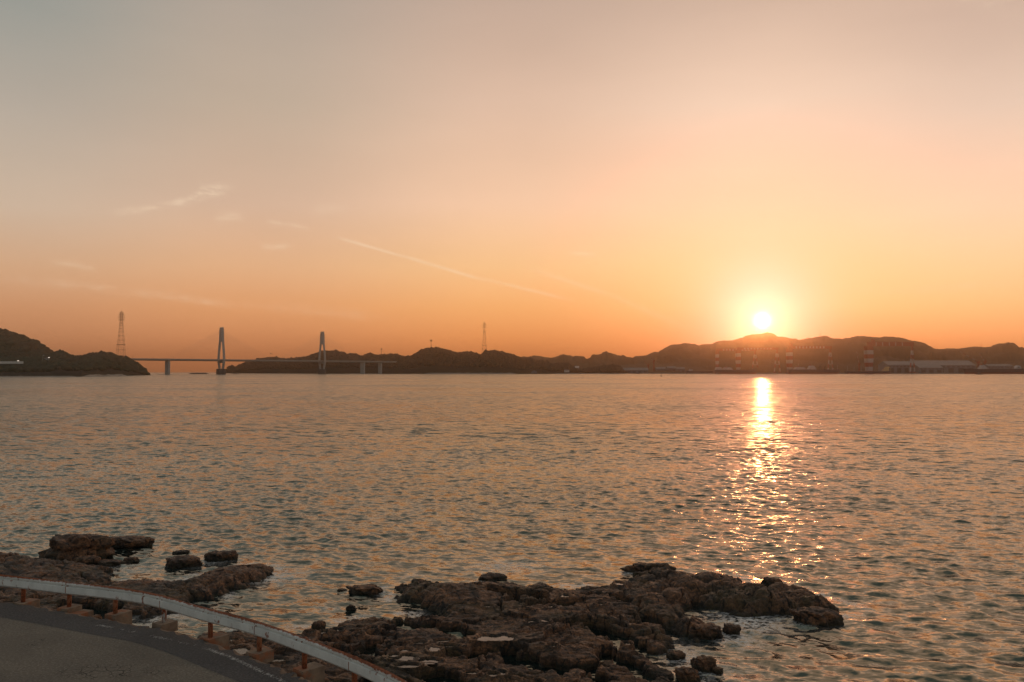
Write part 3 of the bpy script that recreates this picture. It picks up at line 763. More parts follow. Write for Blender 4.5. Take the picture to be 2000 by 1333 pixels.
# guard rail
rail = empty('guard_rail', (float(e0[len(e0)//2][0]), float(e0[len(e0)//2][1]), ROADZ), 'curving steel guard rail with rust-eaten top edge and rusty posts beside the road', 'guardrail')
RO = np.array(rail.location)
BOT = [(-330,1119),(-160,1130),(0,1146),(130,1160),(220,1171),(315,1187),(400,1214),(500,1241),(600,1276),(690,1314),(780,1357),(900,1430)]
path = catmull([tuple(at(a, b, ROADZ + .45)[:2]) for a, b in BOT], 24)
path = np.array([path[max(0, j-14):j+15].mean(0) for j in range(len(path))])
dd = np.cumsum(np.r_[0, np.linalg.norm(np.diff(path, axis=0), axis=1)])
def path_at(s):
    return np.array([np.interp(s, dd, path[:, 0]), np.interp(s, dd, path[:, 1])])
PROF = [(0, .80), (.05, .80), (.075, .778), (.075, .735), (.030, .716), (.030, .702), (.086, .678), (.088, .60), (.086, .505), (.045, .458), (0, .45)]
PX = [-140, -50, 40, 130, 220, 315, 405, 500, 588, 685, 800]
def nearest_s(px):
    # arc length where the path crosses this pixel column
    cols_ = path[:, 0] / path[:, 1] * F * (1 / 1.0)
    prj = np.array([(p[0] / (p[1] * cp + (ROADZ + .45 - CZ) * sp)) * F + W0 / 2 for p in path])
    return float(np.interp(px, prj, dd))
SP = [nearest_s(p) for p in PX]
def rail_piece(s0, s1, zj, par=None, name='rail', m_='rail_paint', proud=0.0):
    ss = np.linspace(s0, s1, 16 if par is None else 3); g = G(); k = len(PROF)
    for side in (0, 1):
        base = len(g.V)
        for s in ss:
            p = path_at(s); t = path_at(s + .05) - path_at(s - .05); t /= np.linalg.norm(t); nn_ = np.array([t[1], -t[0]])
            dz = .012 * math.sin(s * 1.3) + zj
            for (o_, z_) in PROF:
                q_ = p + nn_ * (o_ + proud - side * .012)
                g.V.append((q_[0] - RO[0], q_[1] - RO[1], z_ + dz))
        for a in range(len(ss) - 1):
            for b in range(k - 1):
                v0 = base + a * k + b; f_ = [v0, v0 + 1, v0 + k + 1, v0 + k]
                g.Fc.append(f_ if side == 0 else f_[::-1]); g.M.append(0)
    n2 = len(ss) * k
    for a in range(len(ss) - 1):
        for b in (0, k - 1):
            v0 = a * k + b; g.Fc.append([v0, v0 + k, v0 + k + n2, v0 + n2]); g.M.append(0)
    return g.build(name, [m_], par or rail)
joints = [max(SP[0] - 2.0, .2), SP[1], SP[3], SP[5], SP[7], SP[9], min(SP[10] + .5, dd[-1] - .2)]
for j in range(len(joints) - 1):
    rp_ = rail_piece(joints[j] - .02, joints[j + 1] + .06, .004 * (j % 2))
    if j < len(joints) - 2: rail_piece(joints[j + 1] + .035, joints[j + 1] + .062, .004 * (j % 2), rp_, 'seam', 'post_rust', .003)
    for s in [x for x in SP if joints[j] - .01 <= x <= joints[j + 1] - .1]:
        for ds in (-.12, .10):
            for zz in (.69, .56):
                p = path_at(s + ds); t = path_at(s + .05) - path_at(s - .05); t /= np.linalg.norm(t); nn_ = np.array([t[1], -t[0]])
                g = G(); a_ = p + nn_ * .02 - RO[:2]; b_ = p + nn_ * .062 - RO[:2]
                g.bar((a_[0], a_[1], zz), (b_[0], b_[1], zz), .034, sides=6)
                g.build('bolt', ['post_rust'], rp_)
for j, s in enumerate(SP):
    p = path_at(s); t = path_at(s + .05) - path_at(s - .05); t /= np.linalg.norm(t); nn_ = np.array([t[1], -t[0]])
    c_ = p - nn_ * .10 - RO[:2]; g = G()
    lean = RNG.normal(0, .008, 2)
    g.bar((c_[0], c_[1], -.03), (c_[0] + lean[0], c_[1] + lean[1], .74), .125, sides=16)
    po = g.build('post', ['post_rust' if j % 2 == 0 or j in (3, 7, 9) else 'post_paint'], rail, smooth=True)
    g = G(); a_ = c_ + nn_ * .04; g.bar((c_[0], c_[1], .62), (c_[0] + nn_[0] * .12, c_[1] + nn_[1] * .12, .62), .07, .20); g.build('bracket', ['post_rust'], po)
    g = G(); out = .26 if j in (2, 4, 6, 8) else .12
    w_ = .22; q0 = c_ - nn_ * (out + .16); q1 = c_ + nn_ * (.24 if j % 2 else .18)
    zt = .03 + .02 * (j % 2); zb = -.42 if j in (2, 4, 6, 8) else -.22
    tv = np.array([t[0], t[1]]) * w_
    def pt(a, b, z): return (a[0] + b[0], a[1] + b[1], z)
    g.hexa([pt(q1, -tv, zb), pt(q1, tv, zb), pt(q0, tv, zb), pt(q0, -tv, zb), pt(q1, -tv * .93, zt), pt(q1, tv * .93, zt), pt(q0, tv * .93, zt), pt(q0, -tv * .93, zt)])
    if j in (3,): # low slab beside the footing
        q2 = q0 + tv * 2.1; g.hexa([pt(q1 + tv * 2.0, -tv * .9, zb), pt(q1 + tv * 2.0, tv * .9, zb), pt(q2, tv * .9, zb), pt(q2, -tv * .9, zb), pt(q1 + tv * 2.0, -tv * .9, -.07), pt(q1 + tv * 2.0, tv * .8, -.07), pt(q2, tv * .8, -.07), pt(q2, -tv * .9, -.07)])
    g.build('footing', ['footing_concrete'], rail)

# ------------------------------------------------------------------ hills
def hillmesh(name, prof, Yr, Ys, matn, step=2.0, rows=26, back=1.5, rough=1.0, power=.75, sh_py=None, bump=(60, 22)):
    """prof: skyline (px, py); Yr(px) distance of the ridge, Ys(px) of the shore"""
    P_ = np.array(prof, float); px = np.arange(P_[0, 0], P_[-1, 0] + .1, step); py = np.interp(px, P_[:, 0], P_[:, 1])
    ss = np.concatenate([np.linspace(0, 1, rows), 1 + np.linspace(.08, back - 1, 8)])
    V = []; zr = []
    for a, b in zip(px, py):
        q = atY(a, b, Yr(a)); zr.append(max(q[2], drop(q[0], q[1]) + .5))
    zr = np.array(zr)
    yr = np.array([Yr(a) for a in px]); ys = np.array([Ys(a) for a in px]); dx = np.array([ray(a, EYE)[0] / ray(a, EYE)[1] for a in px])
    s = ss[:, None]; Y = ys[None] + (yr - ys)[None] * s; Xc = dx[None] * Y
    dr = drop(Xc, Y)
    gs = np.where(s <= 1, np.clip(s, 0, 1) ** power, 1 - 1.3 * (s - 1) ** 1.1)
    base = zr[None] - dr
    z = base * np.clip(gs, -.2, 1)
    nz = fbm(Xc / bump[0], Y / bump[0], 4, 3) * bump[1] * .33 * np.sin(np.clip(s, 0, 1) * math.pi) * np.minimum(base / 60, 1) * rough
    z = z + nz + fbm(Xc / 14, Y / 14, 3, 13) * 1.6 * rough * (s > .02)
    z = np.where(s <= 0.0001, -1.5, z) + dr
    V = np.stack([Xc, Y, z], -1)
    Fq = grid_faces(len(ss), len(px))[:, ::-1].copy()
    o = mk(name, V.reshape(-1, 3), Fq, matn, smooth=True); tag(o, kind='structure')
    return V, len(px), rows
def canopy(name, Vg, rows, count, rad, matn, seed, ridge=.3, skip=None):
    """many crowns in one mass of woodland"""
    rg = np.random.default_rng(seed); nr, nc, _ = Vg.shape
    v0, f0 = ICO1; out = []; fs = []; k = 0
    u = rg.uniform(0, nc - 1.001, count); s = rg.uniform(.06, 1.0, count) ** .8 * (rows - 1)
    m_ = rg.random(count) < ridge; s[m_] = (rows - 1) * rg.uniform(.95, 1.0, m_.sum())
    s = np.clip(s, 1, rows - 1.01)
    iu = u.astype(int); is_ = s.astype(int); fu = (u - iu)[:, None]; fs_ = (s - is_)[:, None]
    P_ = (Vg[is_, iu] * (1 - fu) + Vg[is_, iu + 1] * fu) * (1 - fs_) + (Vg[is_ + 1, iu] * (1 - fu) + Vg[is_ + 1, iu + 1] * fu) * fs_
    if skip is not None:
        ok = ~skip(P_); P_ = P_[ok]
    for p in P_:
        r = rad * rg.uniform(.35, 1.0) * (1.45 if rg.random() < .12 else 1); j = v0 * (1 + rg.normal(0, .16, v0.shape)) * np.array([r, r, r * rg.uniform(.6, 1.05)])
        out.append(j + p + np.array([0, 0, r * .15])); fs.append(f0 + k); k += len(v0)
    o = mk(name, np.concatenate(out), np.concatenate(fs), matn); tag(o, kind='stuff')
    return o
def lerpf(pts):
    a = np.array(pts, float); return lambda x: float(np.interp(x, a[:, 0], a[:, 1]))
# near headland at the left: a high hill behind, a low wooded point in front
sy_ = lerpf([(-220, shoreY(-220, 738.0)), (0, shoreY(0, 736.8)), (160, shoreY(160, 736.0)), (230, shoreY(230, 734.6)), (288, shoreY(288, 733.4))])
profH = [(-220,600),(-120,622),(-60,637),(0,647.5),(16,652),(26,655),(38,661),(45,662),(58,667),(71,672),(82,678),(91,685),(98,692),(110,702),(125,716),(140,728)]
V1, nc1, r1 = hillmesh('headland', profH, lambda p: 2150, lambda p: 1700, 'hill_ground', step=1.6)
canopy('headland_woodland', V1, r1, 5200, 8.5, 'canopy_near', 3, .12)
profP = [(-220,702),(-60,706),(0,707),(60,703),(96,699),(104,694),(116,690.5),(124,692),(132,697),(142,699.5),(158,701),(173,697.5),(186,694),(208,692.5),(214,693.5),(224,697),(239,701),(256,707),(267,712),(277,720),(284,728),(288,733)]
ryP = lerpf([(-220, 1700), (0, 1720), (150, 1800), (220, 2050), (288, 2060)])
V2_, nc2, r2 = hillmesh('wooded_point', profP, ryP, sy_, 'hill_ground', step=1.6, power=.6, bump=(60, 16))
canopy('point_woodland', V2_, r2, 7500, 6.5, 'canopy_near', 5, .16)
# long island in the middle
profI = [(443,728),(445,721),(449,717),(454,718),(457,720),(467,716),(476,711),(495,707),(505,703),(523,700.5),(539,700.5),(552,703),(564,704),(580,702),(602,698.5),(613,694.5),(627,689),(638,688),(651,688),(666,689.5),(676,695.5),(682,693),(694,693),(706,697.5),(721,693.5),(732,695.5),(745,696.5),(763,694),(780,697),(790,699.5),(806,696.5),(819,689),(831,683.5),(844,682),(861,684),(880,689),(890,692),(910,690),(921,690.5),(933,694),(938,696.5),(948,689),(966,687),(982,690.5),(999,695.5),(1015,700.5),(1027,703),(1040,704),(1053,707),(1068,710.5),(1081,715.5),(1091,712.5),(1111,712),(1119,718),(1128,721),(1139,724.5),(1156,722.5),(1180,717.5),(1197,716),(1208,717.5),(1213,725),(1221,730)]
syI = lerpf([(443, 3750), (520, 3500), (620, 3180), (760, 2985), (900, 2930), (1040, 2900), (1221, 2900)])
ryI = lerpf([(443, 3850), (520, 3750), (620, 3560), (760, 3380), (900, 3350), (1060, 3250), (1120, 3060), (1221, 3010)])
V3, nc3, r3 = hillmesh('wooded_island', profI, ryI, syI, 'hill_ground', step=1.6, power=.55, bump=(90, 24))
canopy('island_woodland', V3, r3, 11000, 7.5, 'canopy_island', 7, .2)
# far hills behind the shipyard
profF = [(1015,706),(1027,701),(1042,695),(1057,697),(1068,700),(1086,700),(1100,696.5),(1118,698.7),(1139,702),(1151,703),(1162,693.5),(1172,693),(1189,695),(1205,698),(1235,699.5),(1246,696),(1262,695),(1275,689),(1286,688),(1297,681),(1311,673.6),(1330,672.5),(1340,671),(1357,672.5),(1366,676),(1377,672.5),(1388,673),(1402,667),(1416,665.7),(1432,665.7),(1436,663.7),(1451,660),(1457,656),(1470,653.4),(1484,653),(1496,649.8),(1511,651.5),(1519,657.6),(1535,658.6),(1544,661.7),(1555,662.6),(1563,664.8),(1575,661.7),(1593,659.6),(1612,656),(1627,660.6),(1640,662),(1657,661),(1667,658.3),(1685,656.7),(1706,658.8),(1720,658.8),(1735,657.3),(1764,660.4),(1784,666.7),(1803,671.8),(1816,675.5),(1827,682),(1842,682),(1851,680.7),(1874,681.4),(1890,678.8),(1905,677),(1926,679),(1936,677.7),(1945,673),(1958,671),(1968,671.5),(1979,675.7),(1990,680),(2010,680),(2060,672),(2140,668),(2260,676)]
ryF = lerpf([(1015, 5600), (1150, 5600), (1300, 4900), (1480, 4650), (1750, 4500), (1850, 4900), (2260, 4900)])
V4, nc4, r4 = hillmesh('far_hills', profF, ryF, lambda p: 3300, 'far_hill', step=1.2, rows=44, power=.9, bump=(220, 75), rough=2.0)
# low rise in front of the far hills at the left end of the yard
profL = [(1205,716),(1225,712),(1260,711),(1290,713),(1330,716),(1370,720),(1400,726)]
V5, nc5, r5 = hillmesh('yard_hillock', profL, lambda p: 3450, lambda p: 3150, 'far_hill', step=2, rows=14)

# shingle strips at the foot of the woods
def beach(name, x0, x1, Yf, h0, seed):
    px = np.arange(x0, x1, 2.0); a = []
    for k_, p in enumerate(px):
        Y = Yf(p); r_ = ray(p, EYE)[0] / ray(p, EYE)[1]
        e = min(1, (p - x0) / 12, (x1 - p) / 12); hv = h0 * e * (.6 + .7 * abs(float(perlin(np.array([p / 9.0]), np.array([seed + .3]), 5)[0])))
        for (dy, z) in ((-14, -.6), (-8, .5), (0, hv), (10, hv * .8)):
            yy_ = Y + dy; a.append((r_ * yy_, yy_, z + drop(r_ * yy_, yy_)))
    V = np.array(a).reshape(len(px), 4, 3)
    tag(mk(name, V.reshape(-1, 3), grid_faces(len(px), 4), 'beach_sand'), kind='structure')
beach('shingle_beach', 828, 1010, lambda p: syI(p) - 4, 4.5, 1)
beach('shingle_beach', 675, 740, lambda p: syI(p) + 10, 6.0, 2)
beach('shingle_beach', 1080, 1235, lambda p: 2885, 2.5, 3)
beach('shingle_beach', 160, 250, lambda p: sy_(p) + 2, 4.0, 4)
beach('shingle_beach', -80, 150, lambda p: sy_(p) + 0, 1.6, 6)

# ------------------------------------------------------------------ cable-stayed bridge
Y1 = 2440.0
T1 = atY(432, 731, Y1); T2 = atY(629, 730.4, Y1 * 1.108)
bd = (T2 - T1)[:2]; SPAN = float(np.linalg.norm(bd)); bd = bd / SPAN; tr = np.array([bd[1], -bd[0]])
br = empty('cable_stayed_bridge', (float(T1[0]), float(T1[1]), 0.0), 'pale cable-stayed road bridge with two A-shaped towers crossing the strait', 'bridge')
def BL(s, w, z): return (bd[0] * s + tr[0] * w, bd[1] * s + tr[1] * w, z)
ZD = CZ + 31.6
sL = -.80 * SPAN; sR = 1.863 * SPAN
def deck(s0, s1, z0, z1, name='deck'):
    g = G()
    def ring(s, z): return [BL(s, -10, z), BL(s, 10, z), BL(s, 10, z - 2.0), BL(s, 7, z - 4.8), BL(s, -7, z - 4.8), BL(s, -10, z - 2.0)]
    nseg = 24; V = []
    for i in range(nseg + 1):
        t = i / nseg; V += ring(s0 + (s1 - s0) * t, z0 + (z1 - z0) * t)
    Fc = []
    for i in range(nseg):
        for j in range(6):
            Fc.append([i*6+j, i*6+(j+1) % 6, (i+1)*6+(j+1) % 6, (i+1)*6+j])
    Fc += [[0, 1, 2, 3, 4, 5][::-1], [nseg*6 + j for j in range(6)]]
    return mk(name, V, Fc, 'concrete_far', br)
dk = deck(sL, sR, ZD, ZD)
for w in (-10.2, 10.2):
    g = G(); g.bar(BL(sL, w, ZD + .55), BL(sR, w, ZD + .55), .4, 1.1); g.build('parapet', ['concrete_far'], dk)
def pylon(s, ztop):
    top = ztop; m = G()
    for sg_ in (-1, 1):
        pts = [(sg_ * 9.0, 15), (sg_ * 15.5, ZD - 2), (sg_ * 12.6, 66), (sg_ * 7.4, 96), (sg_ * 6.2, top - 10), (sg_ * 4.8, top - 3), (sg_ * 2.6, top)]
        for a, b in zip(pts[:-1], pts[1:]): m.bar(BL(s, a[0], a[1]), BL(s, b[0], b[1]), 5.4, 6.0, w2=5.2)
    py_ = m.build('pylon', ['concrete_far'], br)
    m = G(); hz = [(93, 5.8), (104, 6.2), (118, 5.8), (top - 1.5, 2.6)]
    for a, b in zip(hz[:-1], hz[1:]):
        m.hexa([BL(s - 1.6, -a[1], a[0]), BL(s - 1.6, a[1], a[0]), BL(s + 1.6, a[1], a[0]), BL(s + 1.6, -a[1], a[0]), BL(s - 1.6, -b[1], b[0]), BL(s - 1.6, b[1], b[0]), BL(s + 1.6, b[1], b[0]), BL(s + 1.6, -b[1], b[0])])
    m.build('tower_head', ['concrete_far'], py_)
    m = G(); m.bar(BL(s, -16, ZD - 7), BL(s, 16, ZD - 7), 5, 5); m.build('crossbeam', ['concrete_far'], py_)
    # caisson
    m = G(); k = 20
    V = [BL(s + 13 * math.cos(2*math.pi*i/k), 15 * math.sin(2*math.pi*i/k), -2.5) for i in range(k)] + [BL(s + 13 * math.cos(2*math.pi*i/k), 15 * math.sin(2*math.pi*i/k), 14.5) for i in range(k)] + [BL(s + 12 * math.cos(2*math.pi*i/k), 14 * math.sin(2*math.pi*i/k), 15.2) for i in range(k)]
    Fc = [[i, (i+1) % k, k + (i+1) % k, k + i] for i in range(k)] + [[k+i, k+(i+1) % k, 2*k + (i+1) % k, 2*k + i] for i in range(k)] + [[2*k + i for i in range(k)]]
    mk('caisson', V, Fc, 'caisson', br)
zt1 = float(atY(432, 640, Y1)[2]) - 1; zt2 = float(atY(629, 648.5, Y1 * 1.108)[2]) - 1
pylon(0, zt1); pylon(SPAN, zt2)
for ctr, zt in ((0, zt1), (SPAN, zt2)):
    for sg_ in (-1, 1):
        for i in range(9):
            zc = zt - 8 - i * 3.2; sx_ = ctr + sg_ * (SPAN * .475 * (1 - i / 10.2))
            g = G()
            for w in (-6.5, 6.5): g.bar(BL(ctr + sg_ * 2.5, w * .6, zc), BL(sx_, w, ZD), .20, sides=5)
            g.build('cable', ['cable'], br)
for s_, w_ in ((-.457 * SPAN, 9.5), (1.466 * SPAN, 9.5), (1.679 * SPAN, 7.0)):
    g = G(); g.box((0, 0, 0), (1, 1, 1)); V = []
    for zz, a in ((-3, w_), (ZD - 6, w_), (ZD - 3.6, w_ * 1.15)):
        V += [BL(s_ - 2.6, -a, zz), BL(s_ + 2.6, -a, zz), BL(s_ + 2.6, a, zz), BL(s_ - 2.6, a, zz)]
    Fc = [[j, (j+1) % 4, 4 + (j+1) % 4, 4 + j] for j in range(4)] + [[4+j, 4+(j+1) % 4, 8 + (j+1) % 4, 8 + j] for j in range(4)] + [[8, 9, 10, 11]]
    mk('pier', V, Fc, 'concrete_far', br)
for s_ in np.linspace(sL + 20, sR - 20, 17):
    g = G(); g.bar(BL(s_, 9.6, ZD), BL(s_, 9.6, ZD + 7), .35, sides=5); g.bar(BL(s_, 9.6, ZD + 7), BL(s_, 7.2, ZD + 7.3), .3, sides=5)
    g.build('lamp_post', ['steel_dark'], br)

# ------------------------------------------------------------------ transmission towers and masts
def lattice(px, ytop, ybase, Y, bw, tw, label, arms, kneeY):
    b = atY(px, ybase, Y); t = atY(px, ytop, Y); H = float(t[2] - b[2]) + 10
    root = empty('transmission_tower', (float(b[0]), float(b[1]), float(b[2]) - 10), label, 'pylon', 'power line towers above the strait', rz=.15)
    zk = H * kneeY
    def half(z): return (bw / 2) * (1 - z / zk) + tw / 2 * (z / zk) if z < zk else tw / 2 * (1 - .25 * (z - zk) / (H - zk))
    levels = [0] + [zk * q_ for q_ in (.16, .31, .44, .56, .67, .77, .86, .94, 1.0)] + [zk + (H - zk) * q_ for q_ in (.2, .4, .6, .8)]
    for sx_, sy__ in ((-1, -1), (1, -1), (1, 1), (-1, 1)):
        g = G()
        for a, b_ in zip(levels[:-1], levels[1:]): g.bar((sx_ * half(a), sy__ * half(a), a), (sx_ * half(b_), sy__ * half(b_), b_), .32)
        g.build('leg', ['lattice'], root)
    g = G()
    for a, b_ in zip(levels[:-1], levels[1:]):
        ha, hb = half(a), half(b_)
        c4 = [(-1, -1), (1, -1), (1, 1), (-1, 1)]
        for i in range(4):
            p, q_ = c4[i], c4[(i + 1) % 4]
            g.bar((p[0] * ha, p[1] * ha, a), (q_[0] * hb, q_[1] * hb, b_), .15); g.bar((q_[0] * ha, q_[1] * ha, a), (p[0] * hb, p[1] * hb, b_), .15)
            g.bar((p[0] * hb, p[1] * hb, b_), (q_[0] * hb, q_[1] * hb, b_), .42)
    g.build('bracing', ['lattice'], root)
    for z_ in (zk * .44, zk):
        g = G(); h_ = half(z_) + 1.2; g.box((0, 0, z_ - .5), (2 * h_, 2 * h_, 1.0))
        g.build('platform', ['lattice'], root)
    for (fz, aw) in arms:
        g = G(); z_ = H * fz
        for sg_ in (-1, 1):
            g.bar((0, 0, z_ + 2.4), (sg_ * aw, 0, z_ + .3), .5); g.bar((0, tw / 2, z_), (sg_ * aw, 0, z_), .7); g.bar((0, -tw / 2, z_), (sg_ * aw, 0, z_), .7)
            g.bar((sg_ * aw, 0, z_), (sg_ * aw, 0, z_ - 2.4), .6)
        g.build('crossarm', ['lattice'], root)
    g = G(); g.bar((0, 0, H - 3), (0, 0, H + 2.5), .9, w2=.3); g.build('spire', ['lattice'], root)
lattice(236, 607.5, 699, 2050, 19.5, 6.0, 'tall tapering lattice transmission tower on the wooded point left of the bridge', [(.965, 4), (.925, 6), (.875, 7.5), (.825, 6.5)], .76)
lattice(946, 628.5, 692, 3300, 20, 6.0, 'lattice transmission tower behind the middle of the wooded island', [(.955, 4.5), (.90, 8), (.84, 7)], .72)
def mast(px, ytop, ybase, Y, label, head=0.0, w=1.1, wide=0.0, name='antenna_mast', col='steel_dark'):
    b = atY(px, ybase, Y); t = atY(px, ytop, Y); H = float(t[2] - b[2]) + 6
    root = empty(name, (float(b[0]), float(b[1]), float(b[2]) - 6), label, 'mast', 'masts on the hilltops')
    g = G(); g.bar((0, 0, 0), (0, 0, H), w * 1.3, w2=w * .7, sides=6)
    for i in range(6): g.bar((-w, 0, H * i / 6), (w, 0, H * (i + 1) / 6), .3)
    g.build('shaft', [col], root)
    if head:
        g = G(); g.box((0, 0, H - head * 1.5), (head * 2, head * 1.6, head * .5)); g.box((0, 0, H - head * .9), (head * 1.2, head * 1.2, head * .9))
        for a in (-1, 1): g.bar((a * head, 0, H - head * 1.6), (a * head, 0, H + head * .2), .5)
        g.build('antenna_head', [col], root)
mast(842, 664, 681, 3360, 'relay mast with a drum-shaped head on the highest hump of the island', 4.2, 1.2)
mast(745, 681, 696, 3400, 'small T-topped mast on the island skyline right of the bridge', 3.0, 1.1)
mast(1547, 651, 662, 4650, 'thin straight mast on the far skyline just right of the sun', 0, 1.6)
mast(1602, 646, 658, 4600, 'thin tall mast beside the pointed far summit', 0, 1.5)
mast(1917, 672, 679, 4900, 'short bare mast on the low far ridge at the right', 0, 1.5)
mast(1707, 655, 659, 4520, 'stubby mast on the saddle above the big striped crane', 0, 1.4)

# ------------------------------------------------------------------ shipyard
ZQ = 3.2
YQ = 2980.0
def quay(name, x0, x1, Y, z):
    px = np.linspace(x0, x1, 60); V = []
    for p in px:
        r_ = ray(p, EYE)[0] / ray(p, EYE)[1]
        for yy_, zz in ((Y, -3), (Y, z), (Y + 420, z)):
            V.append((r_ * yy_, yy_, zz + drop(r_ * yy_, yy_)))
    tag(mk(name, V, grid_faces(60, 3), 'quay_concrete'), kind='structure')
quay('quay', 1228, 2200, YQ + 60, ZQ)
quay('quay', 1342, 2200, YQ, ZQ)
def loc_at(px, Y, z=ZQ):
    r_ = ray(px, EYE)[0] / ray(px, EYE)[1]; return (r_ * Y, Y, z + drop(r_ * Y, Y))
def mpp(Y): return Y / F
def gantry(xm, xl, ytop, ygird, Y, label, thick, legw, stripes, trol=None, depth=30):
    """goliath crane: one broad banded leg, one A-shaped leg, a long girder"""
    m_ = mpp(Y); base = loc_at(xm, Y); root = empty('gantry_crane', base, label, 'crane', 'gantry cranes of the shipyard')
    zt = float(atY(xm, ytop, Y)[2]) - base[2]; zg = float(atY(xm, ygird, Y)[2]) - base[2]; Lx = (xl - xm) * m_
    # main leg in bands, wider at the top
    nb = 6; z0 = 7.0; hb = (zg - z0) / nb
    for dy in (-depth / 2, depth / 2):
        g = G()
        for i in range(nb):
            wa = legw * (.55 + .45 * min(1, (i) / 3)); wb = legw * (.55 + .45 * min(1, (i + 1) / 3))
            a = wa / 2; b_ = wb / 2; z_ = z0 + i * hb; e = 3.2
            g.hexa([(-a, dy - e, z_), (a, dy - e, z_), (a, dy + e, z_), (-a, dy + e, z_), (-b_, dy - e, z_ + hb), (b_, dy - e, z_ + hb), (b_, dy + e, z_ + hb), (-b_, dy + e, z_ + hb)], 1 if i % 2 == (1 if stripes else 0) else 0)
        g.build('main_leg', ['crane_red', 'crane_white'], root)
    g = G(); g.box((0, 0, 0), (legw * 1.5, depth + 14, 3.0)); g.box((0, 0, 3.0), (legw * 1.1, depth + 9, 4.2), top=.75); g.build('sill_beam', ['crane_red'], root)
    # A leg
    g = G(); nb = 6
    for sg_ in (-1, 1):
        for i in range(nb):
            t0, t1 = i / nb, (i + 1) / nb
            sp0 = 8.5 * m_ * .9 * (1 - t0) + 1.0; sp1 = 8.5 * m_ * .9 * (1 - t1) + 1.0
            g.bar((Lx + sg_ * sp0, sg_ * depth * .5 * (1 - t0), 4 + (zg - 4) * t0), (Lx + sg_ * sp1, sg_ * depth * .5 * (1 - t1), 4 + (zg - 4) * t1), 3.4, 3.4, m=1 if i % 2 == (1 if stripes else 0) else 0)
    for t_ in (.33, .66):
        sp_ = 8.5 * m_ * .9 * (1 - t_); g.bar((Lx - sp_, 0, 4 + (zg - 4) * t_), (Lx + sp_, 0, 4 + (zg - 4) * t_), 1.8, 1.8, m=1)
    g.build('shear_leg', ['crane_red', 'crane_white'], root)
    g = G()
    for sg_ in (-1, 1): g.box((Lx + sg_ * 8.5 * m_ * .9, sg_ * depth * .5, 0), (9, 5, 4))
    g.build('bogie', ['crane_red'], root)
    # girder
    g = G(); ov = 2.2 * m_; g.box(((Lx) / 2, 0, zg), (abs(Lx) + 2 * ov, 12, zt - zg))
    gd = g.build('girder', ['crane_red'], root)
    nst = 5 if thick > 6 else 9
    for i in range(nst):
        g = G(); x_ = Lx * (.16 + .75 * i / nst); g.box((x_, -6.1, zg + 1.2), (Lx * (.018 if thick > 6 else .035), .5, (zt - zg) - 2.4))
        g.build('girder_stripe', ['crane_white'], gd)
    g = G(); g.bar((-ov, -6, zt + 1.6), (Lx + ov, -6, zt + 1.6), .4)
    for i in range(24): g.bar((-ov + (Lx + 2 * ov) * i / 23, -6, zt), (-ov + (Lx + 2 * ov) * i / 23, -6, zt + 1.6), .35)
    g.build('handrail', ['crane_red'], gd)
    if trol:
        x_ = (trol - xm) * m_; g = G(); g.box((x_, 0, zt), (9 * m_ / 1.8, 14, 7)); g.box((x_ - 2, 0, zt + 7), (6, 8, 5)); g.bar((x_ + 5, 0, zt + 6), (x_ + 9, 0, zt + 15), 1.2); g.build('trolley', ['crane_red'], root)
    return root
gantry(1697, 1782, 668.5, 676.5, 3080, 'largest red and white gantry crane, broad banded leg standing before the grey sheds', 8, 20, False, 1706)
gantry(1542, 1622, 676.5, 681.5, 3100, 'red and white gantry crane right of the sun with a striped girder', 5, 13, False, 1545)
gantry(1442, 1518, 679.5, 683.5, 3120, 'hazy red and white gantry crane directly under the sun', 5, 10, False, None)
gantry(1401, 1475, 681.5, 686, 3400, 'smaller hazy gantry crane overlapping the one under the sun on its left', 4, 7, False, None, 26)

def jib_crane(px, Y, zbase, hm, tip, label, matn='crane_red', w=3.4, house=True, stripes=True):
    base = loc_at(px, Y, zbase); root = empty('jib_crane', base, label, 'crane', 'jib cranes of the shipyard')
    g = G(); g.bar((-w, 0, 0), (-w * .5, 0, hm), 1.2); g.bar((w, 0, 0), (w * .5, 0, hm), 1.2); g.bar((0, -w, 0), (0, -w * .5, hm), 1.2); g.bar((0, w, 0), (0, w * .5, hm), 1.2)
    for t in (.3, .6, .9): g.box((0, 0, hm * t), (2 * w * (1 - t * .5), 2 * w * (1 - t * .5), .9))
    g.build('tower', [matn], root)
    g = G(); g.box((0, 0, hm), (w * 2.6, w * 2, w * 1.6)); g.box((w * 1.1, 0, hm + w * 1.6), (w * 1.2, w * 1.4, w)); g.build('machine_house', [matn], root)
    dx = tip[0]; dz = tip[1]; a = np.array([0, 0, hm + w * 1.4]); b_ = np.array([dx, 0, hm + dz]); g = G(); nb = 6
    for i in range(nb):
        p = a + (b_ - a) * i / nb; q_ = a + (b_ - a) * (i + 1) / nb; g.bar(p, q_, w * .55 * (1 - .08 * i), m=i % 2 if stripes else 0)
    g.build('jib', [matn, 'crane_white'], root)
    g = G(); ap = (w * .8, 0, hm + w * 5.0); g.bar((0, 0, hm + w), ap, .9); g.bar(ap, b_, .35); g.bar(ap, (w * 1.6, 0, hm + w * 1.5), .5); g.build('stay', [matn], root)
    return root
jib_crane(1911, 3020, ZQ, 34, (-64, 42), 'red jib crane beside the black ship, long striped boom pointing up left')
jib_crane(1924, 3200, ZQ, 36, (-22, 38), 'thinner jib crane right behind the one with the long boom, boom steeply raised')
jib_crane(1277, 3200, ZQ, 40, (-20, 26), 'faint red jib crane at the left end of the yard', w=3)
jib_crane(1252, 5480, 62, 14, (-34, 26), 'tiny jib crane showing on the skyline left of the yard hills', matn='steel_dark', w=3.5, stripes=False)
